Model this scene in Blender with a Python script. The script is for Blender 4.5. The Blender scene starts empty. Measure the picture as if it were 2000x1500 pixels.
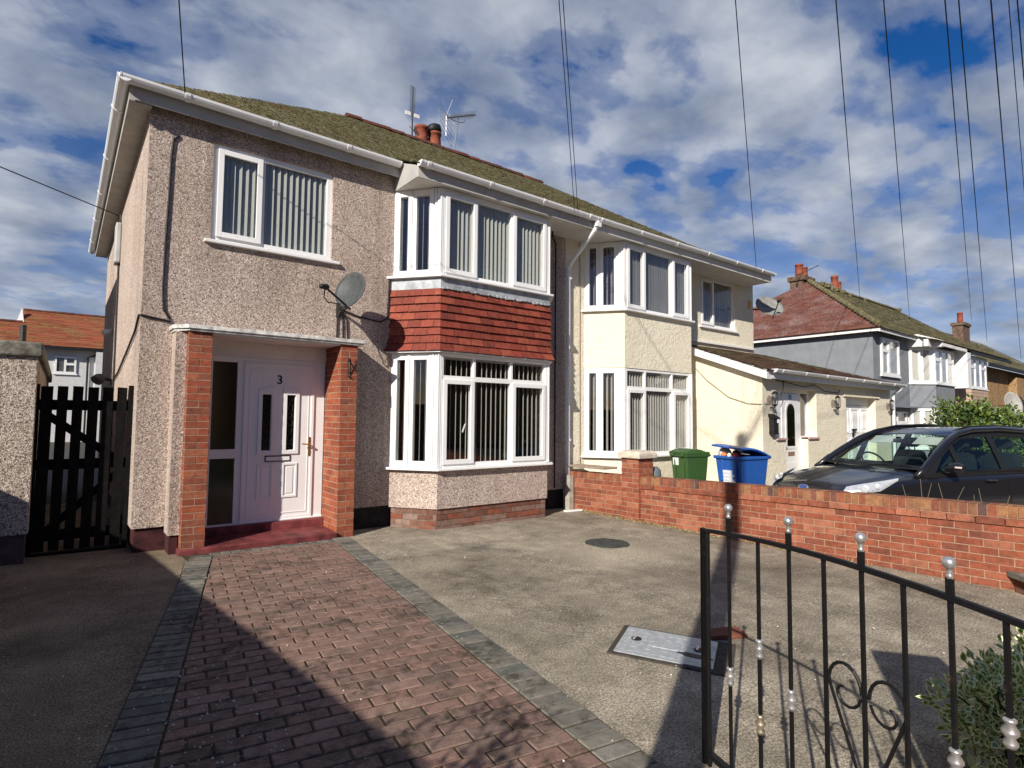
import bpy, bmesh, math, random
from math import radians as Rd, sin, cos, tan, pi, sqrt, hypot
from mathutils import Vector, Matrix
from mathutils.geometry import tessellate_polygon
random.seed(7)
S = bpy.context.scene
COL = S.collection

# ------------------------------------------------------------------ camera
cam_d = bpy.data.cameras.new("camera")
cam = bpy.data.objects.new("camera", cam_d)
COL.objects.link(cam)
S.camera = cam
cam_d.sensor_width = 36.0
cam_d.lens = 20.138
cam_d.clip_start = 0.05
cam_d.clip_end = 3000.0
_r = Vector((0.78659654, -0.6173917, 0.00966318))
_u = Vector((-0.04341466, -0.03968853, 0.99826849))
_f = Vector((0.61593917, 0.78565406, 0.05802272))
M = Matrix.Identity(4)
for i in range(3):
    M[i][0] = _r[i]; M[i][1] = _u[i]; M[i][2] = -_f[i]
M.translation = Vector((0, 0, 1.5))
cam.matrix_world = M
S.render.resolution_x = 1024
S.render.resolution_y = 768

# ------------------------------------------------------------------ sun + sky
SUN_AZ, SUN_EL = 61.5, 29.5           # direction the light travels, from +Y towards +X
SKY_STRENGTH = 0.076
CLOUD = 3.0
S.view_settings.view_transform = 'Standard'
S.view_settings.look = 'None'
S.view_settings.exposure = 0.38
S.view_settings.gamma = 1.0
sun_d = bpy.data.lights.new("sun", 'SUN')
sun_d.energy = 5.0
sun_d.angle = Rd(0.55)
sun_d.color = (1.0, 0.93, 0.83)
sun = bpy.data.objects.new("sun", sun_d)
COL.objects.link(sun)
sdir = Vector((sin(Rd(SUN_AZ)) * cos(Rd(SUN_EL)), cos(Rd(SUN_AZ)) * cos(Rd(SUN_EL)), -sin(Rd(SUN_EL))))
sun.rotation_euler = sdir.to_track_quat('-Z', 'Y').to_euler()
sun.location = (-20, -12, 20)

W = bpy.data.worlds.new("World")
S.world = W
W.use_nodes = True
nt = W.node_tree
nt.nodes.clear()
def N(t, kind, **kw):
    n = t.nodes.new(kind)
    for k, v in kw.items():
        if k.startswith('in_'):
            key = k[3:]
            key = int(key) if key.isdigit() else key.replace('_', ' ')
            n.inputs[key].default_value = v
        else:
            setattr(n, k, v)
    return n
def L(t, a, b): t.links.new(a, b)
def ramp(t, src, stops, interp='LINEAR'):
    r = t.nodes.new('ShaderNodeValToRGB')
    cr = r.color_ramp; cr.interpolation = interp
    while len(cr.elements) < len(stops): cr.elements.new(0.5)
    for e, (p, c) in zip(cr.elements, stops):
        e.position = p
        e.color = c if isinstance(c, (tuple, list)) and len(c) == 4 else ((*c, 1) if isinstance(c, (tuple, list)) else (c, c, c, 1))
    if src is not None: L(t, src, r.inputs[0])
    return r.outputs[0]
def mixc(t, fac, a, b, mode='MIX'):
    m = t.nodes.new('ShaderNodeMix'); m.data_type = 'RGBA'; m.blend_type = mode
    for sock, v in ((m.inputs[0], fac), (m.inputs[6], a), (m.inputs[7], b)):
        if hasattr(v, 'is_linked') or hasattr(v, 'links'): L(t, v, sock)
        else: sock.default_value = v if not isinstance(v, tuple) or len(v) == 4 else (*v, 1)
    return m.outputs[2]
def math_n(t, op, a, b=None, c=None):
    m = t.nodes.new('ShaderNodeMath'); m.operation = op
    for i, v in enumerate((a, b, c)):
        if v is None: continue
        if hasattr(v, 'links'): L(t, v, m.inputs[i])
        else: m.inputs[i].default_value = v
    return m.outputs[0]

def build_world():
    t = nt
    out = N(t, 'ShaderNodeOutputWorld'); bg = N(t, 'ShaderNodeBackground')
    bg.inputs[1].default_value = SKY_STRENGTH
    L(t, bg.outputs[0], out.inputs[0])
    sky = N(t, 'ShaderNodeTexSky')
    sky.sky_type = 'NISHITA'; sky.sun_disc = False
    sky.sun_elevation = Rd(SUN_EL); sky.sun_rotation = Rd(SUN_AZ + 180)
    sky.air_density = 1.0; sky.dust_density = 0.4; sky.ozone_density = 2.5
    hs = N(t, 'ShaderNodeHueSaturation'); hs.inputs['Saturation'].default_value = 1.4; hs.inputs['Value'].default_value = 0.72
    L(t, sky.outputs[0], hs.inputs['Color'])
    tc = N(t, 'ShaderNodeTexCoord')
    sep = N(t, 'ShaderNodeSeparateXYZ'); L(t, tc.outputs['Generated'], sep.inputs[0])
    z = math_n(t, 'ADD', math_n(t, 'MAXIMUM', sep.outputs[2], 0.0), 0.22)
    px = math_n(t, 'DIVIDE', sep.outputs[0], z); py = math_n(t, 'DIVIDE', sep.outputs[1], z)
    cmb = N(t, 'ShaderNodeCombineXYZ'); L(t, px, cmb.inputs[0]); L(t, py, cmb.inputs[1])
    mp = N(t, 'ShaderNodeMapping'); mp.inputs['Rotation'].default_value = (0, 0, Rd(25)); mp.inputs['Scale'].default_value = (1.0, 1.35, 1); mp.inputs['Location'].default_value = (3.7, 1.2, 0)
    L(t, cmb.outputs[0], mp.inputs[0])
    n1 = N(t, 'ShaderNodeTexNoise'); n1.inputs['Scale'].default_value = 2.7; n1.inputs['Detail'].default_value = 6; n1.inputs['Roughness'].default_value = 0.48; n1.inputs['Distortion'].default_value = 0.25
    L(t, mp.outputs[0], n1.inputs['Vector'])
    n2 = N(t, 'ShaderNodeTexNoise'); n2.inputs['Scale'].default_value = 6.5; n2.inputs['Detail'].default_value = 6; n2.inputs['Roughness'].default_value = 0.55
    L(t, mp.outputs[0], n2.inputs['Vector'])
    mixn = math_n(t, 'ADD', math_n(t, 'MULTIPLY', n1.outputs[0], 0.66), math_n(t, 'MULTIPLY', n2.outputs[0], 0.34))
    fac = ramp(t, mixn, [(0.37, 0.0), (0.435, 0.38), (0.51, 0.82), (0.60, 1.0)], 'EASE')
    n3 = N(t, 'ShaderNodeTexNoise'); n3.inputs['Scale'].default_value = 4.4; n3.inputs['Detail'].default_value = 5
    mp2 = N(t, 'ShaderNodeMapping'); mp2.inputs['Location'].default_value = (0.33, 8.2, 0); L(t, cmb.outputs[0], mp2.inputs[0]); L(t, mp2.outputs[0], n3.inputs['Vector'])
    shade = ramp(t, n3.outputs[0], [(0.30, (0.24, 0.29, 0.40)), (0.48, (0.40, 0.455, 0.56)), (0.66, (0.62, 0.66, 0.745))])
    sc = N(t, 'ShaderNodeVectorMath'); sc.operation = 'SCALE'; sc.inputs[3].default_value = CLOUD * 3.0
    L(t, shade, sc.inputs[0])
    # thicker grey bank low down
    low = ramp(t, sep.outputs[2], [(0.0, 1.0), (0.18, 0.55), (0.42, 0.0)])
    fac2 = math_n(t, 'MAXIMUM', fac, math_n(t, 'MULTIPLY', low, 0.85))
    # clouds thinned and dimmed behind the camera to lower the fill light
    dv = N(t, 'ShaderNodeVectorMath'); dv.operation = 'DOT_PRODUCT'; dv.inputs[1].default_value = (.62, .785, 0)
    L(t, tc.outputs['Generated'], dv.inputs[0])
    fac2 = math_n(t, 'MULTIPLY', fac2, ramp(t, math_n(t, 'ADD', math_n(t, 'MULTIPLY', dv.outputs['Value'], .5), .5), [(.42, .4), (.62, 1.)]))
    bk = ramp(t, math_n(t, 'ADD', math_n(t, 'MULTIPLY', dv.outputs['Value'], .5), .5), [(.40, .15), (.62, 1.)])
    blue = mixc(t, 1.0, hs.outputs[0], (1.05, .93, 1.22, 1), 'MULTIPLY')
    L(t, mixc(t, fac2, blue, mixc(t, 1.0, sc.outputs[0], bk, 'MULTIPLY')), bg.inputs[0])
build_world()

# ------------------------------------------------------------------ helpers
def gz(x): return .018 - .0117 * x

class MB:
    def __init__(s): s.v = []; s.f = []; s.m = []; s.r = []
    def poly(s, pts, m=0, r=None):
        b = len(s.v); s.v.extend([tuple(p) for p in pts]); s.f.append(tuple(range(b, b + len(pts)))); s.m.append(m); s.r.append(random.random() if r is None else r)
    def faces(s, verts, faces, m=0, r=None):
        b = len(s.v); s.v.extend([tuple(p) for p in verts]); r = random.random() if r is None else r
        for f in faces: s.f.append(tuple(b + i for i in f)); s.m.append(m); s.r.append(r)
    def box(s, x0, x1, y0, y1, z0, z1, m=0, r=None):
        if x0 > x1: x0, x1 = x1, x0
        if y0 > y1: y0, y1 = y1, y0
        if z0 > z1: z0, z1 = z1, z0
        v = [(x0, y0, z0), (x1, y0, z0), (x1, y1, z0), (x0, y1, z0), (x0, y0, z1), (x1, y0, z1), (x1, y1, z1), (x0, y1, z1)]
        s.faces(v, BOXF, m, r)
    def hexa(s, v8, m=0, r=None): s.faces(v8, BOXF, m, r)
    def obox(s, o, U, V, Wv, m=0, r=None):
        o = Vector(o); U = Vector(U); V = Vector(V); Wv = Vector(Wv)
        if U.cross(V).dot(Wv) < 0: o = o + U; U = -U
        s.faces([o, o + U, o + U + V, o + V, o + Wv, o + U + Wv, o + U + V + Wv, o + V + Wv], BOXF, m, r)
    def prism(s, pts, z0, z1, m=0, r=None, caps=True):
        # pts: plan polygon (counter-clockwise), vertical walls
        a = sum(pts[i][0] * pts[(i + 1) % len(pts)][1] - pts[(i + 1) % len(pts)][0] * pts[i][1] for i in range(len(pts)))
        if a < 0: pts = pts[::-1]
        n = len(pts); r = random.random() if r is None else r
        f0 = (lambda p: z0(p[0], p[1])) if callable(z0) else (lambda p: z0)
        f1 = (lambda p: z1(p[0], p[1])) if callable(z1) else (lambda p: z1)
        v = [(p[0], p[1], f0(p)) for p in pts] + [(p[0], p[1], f1(p)) for p in pts]
        fs = [(i, (i + 1) % n, n + (i + 1) % n, n + i) for i in range(n)]
        if caps: fs += [tuple(range(n - 1, -1, -1)), tuple(range(n, 2 * n))]
        s.faces(v, fs, m, r)
    def extrude(s, prof, p0, p1, up=(0, 0, 1), m=0, r=None, closed=True, caps=True):
        # profile (a,b) swept p0->p1: a along side vector, b along up
        p0 = Vector(p0); p1 = Vector(p1); d = (p1 - p0).normalized(); up = Vector(up)
        side = d.cross(up).normalized(); up2 = side.cross(d)
        n = len(prof); v = []
        for p in (p0, p1):
            for a, b in prof: v.append(p + side * a + up2 * b)
        rng = range(n if closed else n - 1)
        fs = [(i, (i + 1) % n, n + (i + 1) % n, n + i) for i in rng]
        if closed and caps: fs += [tuple(range(n - 1, -1, -1)), tuple(range(n, 2 * n))]
        s.faces(v, fs, m, r)
    def tube(s, path, rad, n=8, m=0, r=None, cap=True):
        path = [Vector(p) for p in path]; k = len(path); v = []
        rads = rad if isinstance(rad, (list, tuple)) else [rad] * k
        ref = None
        for i, p in enumerate(path):
            d = (path[min(i + 1, k - 1)] - path[max(i - 1, 0)]).normalized()
            if ref is None:
                ref = Vector((0, 0, 1)) if abs(d.z) < .9 else Vector((1, 0, 0))
            a = d.cross(ref).normalized(); b = a.cross(d).normalized(); ref = b
            for j in range(n):
                t = 2 * pi * j / n
                v.append(p + a * cos(t) * rads[i] + b * sin(t) * rads[i])
        fs = []
        for i in range(k - 1):
            for j in range(n):
                fs.append((i * n + j, (i + 1) * n + j, (i + 1) * n + (j + 1) % n, i * n + (j + 1) % n))
        if cap: fs += [tuple(range(n)), tuple((k - 1) * n + j for j in range(n - 1, -1, -1))]
        s.faces(v, fs, m, r)
    def lathe(s, c, prof, n=16, axis=(0, 0, 1), m=0, r=None):
        ax = Vector(axis).normalized(); ref = Vector((1, 0, 0)) if abs(ax.x) < .9 else Vector((0, 1, 0))
        a = ax.cross(ref).normalized(); b = ax.cross(a); c = Vector(c); v = []; k = len(prof)
        for rr, h in prof:
            for j in range(n):
                t = 2 * pi * j / n
                v.append(c + ax * h + (a * cos(t) + b * sin(t)) * max(rr, 1e-4))
        fs = []
        for i in range(k - 1):
            for j in range(n):
                fs.append((i * n + j, i * n + (j + 1) % n, (i + 1) * n + (j + 1) % n, (i + 1) * n + j))
        fs += [tuple(range(n - 1, -1, -1)), tuple((k - 1) * n + j for j in range(n))]
        s.faces(v, fs, m, r)
    def build(s, name, mats, parent=None, smooth=False, bevel=0.0, kind=None, label=None):
        o0 = root_of(parent).location if parent else Vector((0, 0, 0))
        me = bpy.data.meshes.new(name)
        me.from_pydata([(p[0] - o0[0], p[1] - o0[1], p[2] - o0[2]) for p in s.v], [], s.f)
        if not isinstance(mats, (list, tuple)): mats = [mats]
        for mm in mats: me.materials.append(mm)
        me.polygons.foreach_set('material_index', s.m)
        if smooth: me.polygons.foreach_set('use_smooth', [True] * len(s.f))
        at = me.attributes.new('rnd', 'FLOAT', 'FACE'); at.data.foreach_set('value', s.r)
        uv = me.uv_layers.new(name='UVMap')
        data = []
        for p in me.polygons:
            n = p.normal
            if abs(n.z) > .75:
                for li in p.loop_indices:
                    c = s.v[me.loops[li].vertex_index]; data += [c[0], c[1]]
            else:
                l = hypot(n.x, n.y); tx, ty = -n.y / l, n.x / l
                for li in p.loop_indices:
                    c = s.v[me.loops[li].vertex_index]; data += [c[0] * tx + c[1] * ty, c[2]]
        uv.data.foreach_set('uv', data)
        me.validate()
        o = bpy.data.objects.new(name, me); COL.objects.link(o)
        if parent: o.parent = parent
        if smooth == 'auto':
            pass
        if bevel:
            b = o.modifiers.new('bevel', 'BEVEL'); b.width = bevel; b.segments = 2; b.limit_method = 'ANGLE'; b.angle_limit = Rd(40)
        if kind: o['kind'] = kind
        if label: o['label'] = label
        return o
BOXF = [(0, 3, 2, 1), (4, 5, 6, 7), (0, 1, 5, 4), (1, 2, 6, 5), (2, 3, 7, 6), (3, 0, 4, 7)]

def root_of(o):
    while o.parent: o = o.parent
    return o
def thing(name, label, cat, loc=(0, 0, 0), group=None):
    o = bpy.data.objects.new(name, None); COL.objects.link(o)
    o.location = loc; o.empty_display_size = .2
    o['label'] = label; o['category'] = cat
    if group: o['group'] = group
    return o
def tag(o, label, cat, group=None):
    o['label'] = label; o['category'] = cat
    if group: o['group'] = group
    return o
def copy_tree(o, parent=None):
    c = o.copy(); COL.objects.link(c)
    if parent: c.parent = parent
    for ch in list(o.children): copy_tree(ch, c)
    return c

# ------------------------------------------------------------------ materials
def base(name, rough=.8, spec=.3):
    m = bpy.data.materials.new(name); m.use_nodes = True
    t = m.node_tree; b = t.nodes['Principled BSDF']
    b.inputs['Roughness'].default_value = rough
    b.inputs['Specular IOR Level'].default_value = spec
    return m, t, b
def noise(t, scale, detail=4, rough=.55, dist=0., coord='Object', vec=None):
    n = N(t, 'ShaderNodeTexNoise'); n.inputs['Scale'].default_value = scale; n.inputs['Detail'].default_value = detail
    n.inputs['Roughness'].default_value = rough; n.inputs['Distortion'].default_value = dist
    if vec is None:
        tc = N(t, 'ShaderNodeTexCoord'); vec = tc.outputs[coord]
    L(t, vec, n.inputs['Vector'])
    return n.outputs[0]
def bump(t, b, h, strength=.5, dist=.01):
    n = N(t, 'ShaderNodeBump'); n.inputs['Strength'].default_value = strength; n.inputs['Distance'].default_value = dist
    L(t, h, n.inputs['Height']); L(t, n.outputs[0], b.inputs['Normal'])
    return n
def rnd(t):
    a = N(t, 'ShaderNodeAttribute'); a.attribute_name = 'rnd'; return a.outputs['Fac']
def simple(name, col, rough=.5, var=.12, scale=6., spec=.3, metal=0., bumpd=0., bscale=60):
    m, t, b = base(name, rough, spec)
    b.inputs['Metallic'].default_value = metal
    n = noise(t, scale, 5)
    c = ramp(t, n, [(.3, tuple(x * (1 - var) for x in col)), (.7, tuple(min(1, x * (1 + var)) for x in col))])
    L(t, c, b.inputs['Base Color'])
    if bumpd: bump(t, b, noise(t, bscale, 3), .5, bumpd)
    return m
def dash_mat(name, dark, mid, light, scale=46, stain=(.5, .47, .40)):
    m, t, b = base(name, .95, .15)
    n = noise(t, scale, 2.2, .6, 1.6)
    n2 = noise(t, scale * 2.1, 2, .6, .6)
    h = math_n(t, 'ADD', math_n(t, 'MULTIPLY', n, .75), math_n(t, 'MULTIPLY', n2, .25))
    c = ramp(t, h, [(.36, dark), (.47, mid), (.56, light), (.68, tuple(min(1, x * 1.12) for x in light))])
    big = noise(t, .8, 5, .6)
    tint = ramp(t, big, [(.35, (.88, .86, .83)), (.6, (1, 1, 1)), (.75, (1.0, .96, .93))])
    tc = N(t, 'ShaderNodeTexCoord'); mp = N(t, 'ShaderNodeMapping'); mp.inputs['Scale'].default_value = (2.6, 2.6, .16); L(t, tc.outputs['Object'], mp.inputs[0])
    stk = ramp(t, noise(t, 1.0, 5, .65, vec=mp.outputs[0]), [(.36, (.80, .78, .76)), (.5, (1, 1, 1)), (.66, (1.06, 1.04, 1.02))])
    L(t, mixc(t, 1.0, mixc(t, 1.0, c, tint, 'MULTIPLY'), stk, 'MULTIPLY'), b.inputs['Base Color'])
    bump(t, b, h, 1.0, .017)
    return m
def brick_mat(name, cols, rough=.9, bs=1.0, dirt=0.):
    m, t, b = base(name, rough, .2)
    r = rnd(t)
    k = len(cols)
    c = ramp(t, r, [((i + .5) / k, cc) for i, cc in enumerate(cols)], 'CONSTANT' if False else 'LINEAR')
    n = noise(t, 14, 6, .65)
    tint = ramp(t, n, [(.3, (.66, .62, .6)), (.55, (1, 1, 1)), (.75, (1.2, 1.12, 1.06))])
    fine = noise(t, 160, 3)
    c2 = mixc(t, 1.0, c, tint, 'MULTIPLY')
    c3 = mixc(t, .35, c2, ramp(t, fine, [(.35, (.6, .6, .6)), (.65, (1.3, 1.3, 1.3))]), 'MULTIPLY')
    if dirt:
        d1 = noise(t, 3.1, 6, .7); d2 = noise(t, 22, 4, .7)
        k = math_n(t, 'ADD', math_n(t, 'MULTIPLY', d1, .6), math_n(t, 'MULTIPLY', d2, .4))
        c3 = mixc(t, ramp(t, k, [(.50, 0.), (.62, dirt)]), c3, (.04, .034, .026, 1))
        c3 = mixc(t, ramp(t, noise(t, 7, 6, .75), [(.60, 0.), (.72, dirt * .55)]), c3, (.33, .27, .22, 1))
    L(t, c3, b.inputs['Base Color'])
    bump(t, b, math_n(t, 'ADD', n, fine), .5 * bs, .006)
    return m

PINK_DASH = dash_mat('pebbledash_pink', (.105, .075, .063), (.375, .29, .245), (.75, .65, .575), 60)
PIER_DASH = dash_mat('pebbledash_grey', (.09, .07, .06), (.38, .31, .26), (.74, .66, .57), 44)
GREY_DASH = simple('grey_render', (.21, .225, .245), .95, .1, 4, bumpd=.006, bscale=50)
BROWN_DASH = dash_mat('pebbledash_brown', (.12, .065, .03), (.30, .19, .09), (.42, .28, .15), 12)
WHITE_RENDER = simple('white_render', (.56, .56, .56), .95, .08, 5, bumpd=.004)
def cream_mat():
    m, t, b = base('cream_stucco', .9, .2)
    n = noise(t, 9, 3, .55, 1.4); n2 = noise(t, 28, 3)
    big = noise(t, 1.2, 5)
    c = ramp(t, big, [(.3, (.70, .635, .49)), (.7, (.78, .72, .575))])
    c = mixc(t, .25, c, ramp(t, n, [(.35, (.75, .75, .75)), (.6, (1.1, 1.1, 1.1))]), 'MULTIPLY')
    L(t, c, b.inputs['Base Color'])
    bump(t, b, math_n(t, 'ADD', n, math_n(t, 'MULTIPLY', n2, .35)), .8, .02)
    return m
CREAM = cream_mat()
BRICK = brick_mat('orange_brick', [(.27, .075, .042), (.36, .10, .052), (.31, .085, .045), (.24, .085, .055), (.38, .13, .068)], dirt=.25)
BRICK_WALL = brick_mat('red_brick', [(.27, .082, .046), (.33, .10, .052), (.215, .072, .047), (.30, .095, .053), (.37, .145, .085)], dirt=.4)
BRICK_CAP = brick_mat('mixed_brick', [(.30, .10, .055), (.24, .085, .05), (.36, .18, .085), (.20, .09, .06), (.38, .12, .06), (.13, .07, .06)], dirt=.5)
BRICK_OLD = brick_mat('old_brick', [(.20, .075, .05), (.25, .08, .045), (.24, .165, .135), (.17, .068, .045), (.27, .19, .155), (.16, .075, .055)])
MORTAR = simple('mortar', (.37, .25, .17), .95, .2, 30, bumpd=.004)
MORTAR_OLD = simple('mortar_dark', (.23, .19, .155), .95, .25, 20, bumpd=.004)
TILE_RED = brick_mat('red_tile', [(.20, .045, .030), (.27, .06, .038), (.24, .052, .034), (.17, .042, .03), (.29, .075, .045)], .7)
def moss_mat(name, tile, moss, amount=.5, seed=0.):
    m, t, b = base(name, .95, .15)
    r = rnd(t)
    c = ramp(t, r, [(0, tuple(x * .7 for x in tile)), (1, tuple(x * 1.25 for x in tile))])
    tc = N(t, 'ShaderNodeTexCoord'); mp = N(t, 'ShaderNodeMapping'); mp.inputs['Location'].default_value = (seed, seed * .7, 0); L(t, tc.outputs['Object'], mp.inputs[0])
    n = noise(t, 1.1, 6, .65, vec=mp.outputs[0]); n2 = noise(t, 16, 4, .7, vec=mp.outputs[0])
    k = math_n(t, 'ADD', math_n(t, 'MULTIPLY', n, .55), math_n(t, 'MULTIPLY', n2, .45))
    f = ramp(t, k, [(.5 - amount * .3, 0.), (.62 - amount * .25, 1.)])
    mc = ramp(t, noise(t, 11, 6, .75), [(.34, tuple(x * .42 for x in moss)), (.5, moss), (.62, tuple(min(1, x * 1.6) for x in moss))])
    mc = mixc(t, ramp(t, n, [(.42, 0.), (.6, .75)]), mc, mixc(t, 1., mc, (1.12, 1.18, 1.35, 1), 'MULTIPLY'))
    L(t, mixc(t, f, c, mc), b.inputs['Base Color'])
    bump(t, b, math_n(t, 'ADD', n2, math_n(t, 'MULTIPLY', noise(t, 50, 3), .4)), 1.0, .03)
    return m
ROOF_MOSS = moss_mat('mossy_tile', (.14, .08, .055), (.135, .12, .06), .62)
ROOF_BROWN = moss_mat('brown_tile', (.10, .05, .038), (.10, .085, .04), .15, 4.)
ROOF_RED = moss_mat('red_brown_tile', (.15, .06, .045), (.19, .12, .10), .1, 9.)
ROOF_ORANGE = moss_mat('orange_tile', (.26, .075, .04), (.22, .13, .045), .1, 2.)
RIDGE = brick_mat('ridge_tile', [(.12, .045, .032), (.16, .052, .038), (.09, .045, .034)], dirt=.5)
SOOTY = simple('sooty_brick', (.13, .085, .06), .95, .5, 7, bumpd=.02, bscale=14)
UPVC = simple('white_upvc', (.80, .80, .79), .32, .05, 1.5, spec=.5)
GUTTERW = simple('white_gutter', (.78, .79, .80), .35, .05, 5, spec=.5)
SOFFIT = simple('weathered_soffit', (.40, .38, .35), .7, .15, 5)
SOFFITW = simple('white_soffit', (.62, .60, .56), .7, .08, 5)
WHITEP = simple('white_paint', (.74, .73, .71), .6, .06, 6)
LEAD = simple('lead', (.36, .38, .40), .55, .35, 9, metal=.2)
BLACKP = simple('black_paint', (.012, .012, .013), .55, .4, 14, bumpd=.002)
BLACKWOOD = simple('black_timber', (.007, .0065, .006), .85, .5, 12, spec=.12, bumpd=.004)
PLINTH = simple('black_plinth', (.02, .018, .017), .8, .5, 10, bumpd=.01, bscale=20)
REDSTEP = simple('red_step_paint', (.15, .036, .036), .6, .55, 7, bumpd=.005)
REDPLINTH = simple('dark_red_plinth', (.05, .014, .016), .8, .5, 12, bumpd=.01, bscale=20)
CABLE = simple('black_cable', (.015, .013, .016), .6, .1)
WIRE = simple('wire_black', (.02, .022, .03), .7, .1)
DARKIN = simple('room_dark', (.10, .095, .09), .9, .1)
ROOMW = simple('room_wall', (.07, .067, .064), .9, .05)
BRASS = simple('brass', (.70, .45, .14), .25, .1, metal=1.)
SILVER = simple('silver_paint', (.62, .61, .60), .32, .2, 40, metal=.75)
IRON = simple('black_iron', (.022, .022, .022), .45, .6, 30, spec=.5, bumpd=.0015, bscale=120)
def rusty_iron():
    m, t, b = base('iron_with_rust', .5, .22)
    n = noise(t, 22, 5, .7)
    c = ramp(t, n, [(.55, (.009, .009, .0095)), (.66, (.018, .014, .013)), (.76, (.16, .06, .035))])
    L(t, c, b.inputs['Base Color']); bump(t, b, noise(t, 150, 3), .4, .0015)
    return m
IRON = rusty_iron()
STONE = simple('weathered_stone', (.50, .45, .36), .9, .35, 9, bumpd=.01, bscale=30)
COPE = simple('lichen_concrete', (.17, .16, .13), .95, .55, 11, bumpd=.015, bscale=25)
CANOPY = simple('canopy_paint', (.58, .57, .54), .8, .45, 16, bumpd=.004)
CONCRETE_POST = simple('concrete_post', (.36, .34, .29), .95, .25, 12, bumpd=.006)
DISHG = simple('dish_grey', (.058, .066, .068), .55, .25, 20)
CLAY = simple('terracotta_pot', (.25, .07, .04), .8, .2, 9, bumpd=.004)
ALU = simple('aluminium', (.6, .6, .61), .35, .1, metal=.9)
DARKSTEEL = simple('dark_steel', (.05, .045, .04), .6, .4, 20)

def glass_mat(name, tint=(.95, .95, .945), refl=1.4, rough=.0):
    m = bpy.data.materials.new(name); m.use_nodes = True; t = m.node_tree; t.nodes.clear()
    out = N(t, 'ShaderNodeOutputMaterial'); mx = N(t, 'ShaderNodeMixShader')
    tr = N(t, 'ShaderNodeBsdfTransparent'); tr.inputs[0].default_value = (*tint, 1)
    gl = N(t, 'ShaderNodeBsdfGlossy'); gl.inputs['Roughness'].default_value = rough; gl.inputs[0].default_value = (1, 1, 1, 1)
    ge = N(t, 'ShaderNodeNewGeometry'); dt = N(t, 'ShaderNodeVectorMath'); dt.operation = 'DOT_PRODUCT'
    L(t, ge.outputs['Incoming'], dt.inputs[0]); L(t, ge.outputs['Normal'], dt.inputs[1])
    om = math_n(t, 'SUBTRACT', 1.0, math_n(t, 'ABSOLUTE', dt.outputs['Value']))
    fr = math_n(t, 'ADD', math_n(t, 'MULTIPLY', math_n(t, 'POWER', om, 5.0), .96), .042)
    nb = N(t, 'ShaderNodeBump'); nb.inputs['Strength'].default_value = .04; nb.inputs['Distance'].default_value = .02
    L(t, noise(t, 1.7, 2), nb.inputs['Height']); L(t, nb.outputs[0], gl.inputs['Normal'])
    f = math_n(t, 'MINIMUM', math_n(t, 'MULTIPLY', fr, refl), 1.0)
    L(t, f, mx.inputs[0]); L(t, tr.outputs[0], mx.inputs[1]); L(t, gl.outputs[0], mx.inputs[2]); L(t, mx.outputs[0], out.inputs[0])
    return m
GLASS = glass_mat('window_glass', refl=1.15)
GLASS_DARK = glass_mat('obscure_dark_glass', (.10, .11, .12), 1.2, .12)
GLASS_CAR = glass_mat('car_glass', (.80, .90, .86), .8)
def blind_mat(name, col):
    m, t, b = base(name, .85, .2)
    L(t, ramp(t, noise(t, 60, 2), [(.3, tuple(x * .92 for x in col)), (.7, tuple(x * 1.06 for x in col))]), b.inputs['Base Color'])
    return m
BLIND_SAGE = blind_mat('sage_blind', (.43, .45, .42))
BLIND_GREY = blind_mat('grey_blind', (.30, .31, .33))
BLIND_PALE = blind_mat('pale_blind', (.50, .50, .48))
NET = blind_mat('net_curtain', (.55, .55, .52))

# ------------------------------------------------------------------ building helpers
class Fr:
    def __init__(s, o, U, Nn):
        s.o = Vector((o[0], o[1], 0)); s.U = Vector((U[0], U[1], 0)).normalized(); s.N = Vector((Nn[0], Nn[1], 0)).normalized()
    def P(s, u, w, z):
        p = s.o + s.U * u + s.N * w; return Vector((p.x, p.y, z))
    def box(s, mb, u0, u1, w0, w1, z0, z1, m=0, r=None):
        mb.obox(s.P(u0, w0, z0), s.U * (u1 - u0), s.N * (w1 - w0), Vector((0, 0, z1 - z0)), m, r)
FACX = lambda y: Fr((0, y), (1, 0), (0, -1))

def rect_minus(u0, u1, z0, z1, holes):
    us = sorted({u0, u1, *[min(max(h[0], u0), u1) for h in holes], *[min(max(h[1], u0), u1) for h in holes]})
    out = []
    for a, b in zip(us, us[1:]):
        if b - a < 1e-6: continue
        c = (a + b) / 2
        hs = sorted([(h[2], h[3]) for h in holes if h[0] < c < h[1]])
        z = z0
        for h0, h1 in hs:
            if h0 > z + 1e-6: out.append((a, b, z, min(h0, z1)))
            z = max(z, h1)
        if z < z1 - 1e-6: out.append((a, b, z, z1))
    return out
def facade(mb, F, u0, u1, z0, z1, holes=(), t=.25, m=0):
    for a, b, c, d in rect_minus(u0, u1, z0, z1, holes): F.box(mb, a, b, -t, 0, c, d, m)

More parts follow.
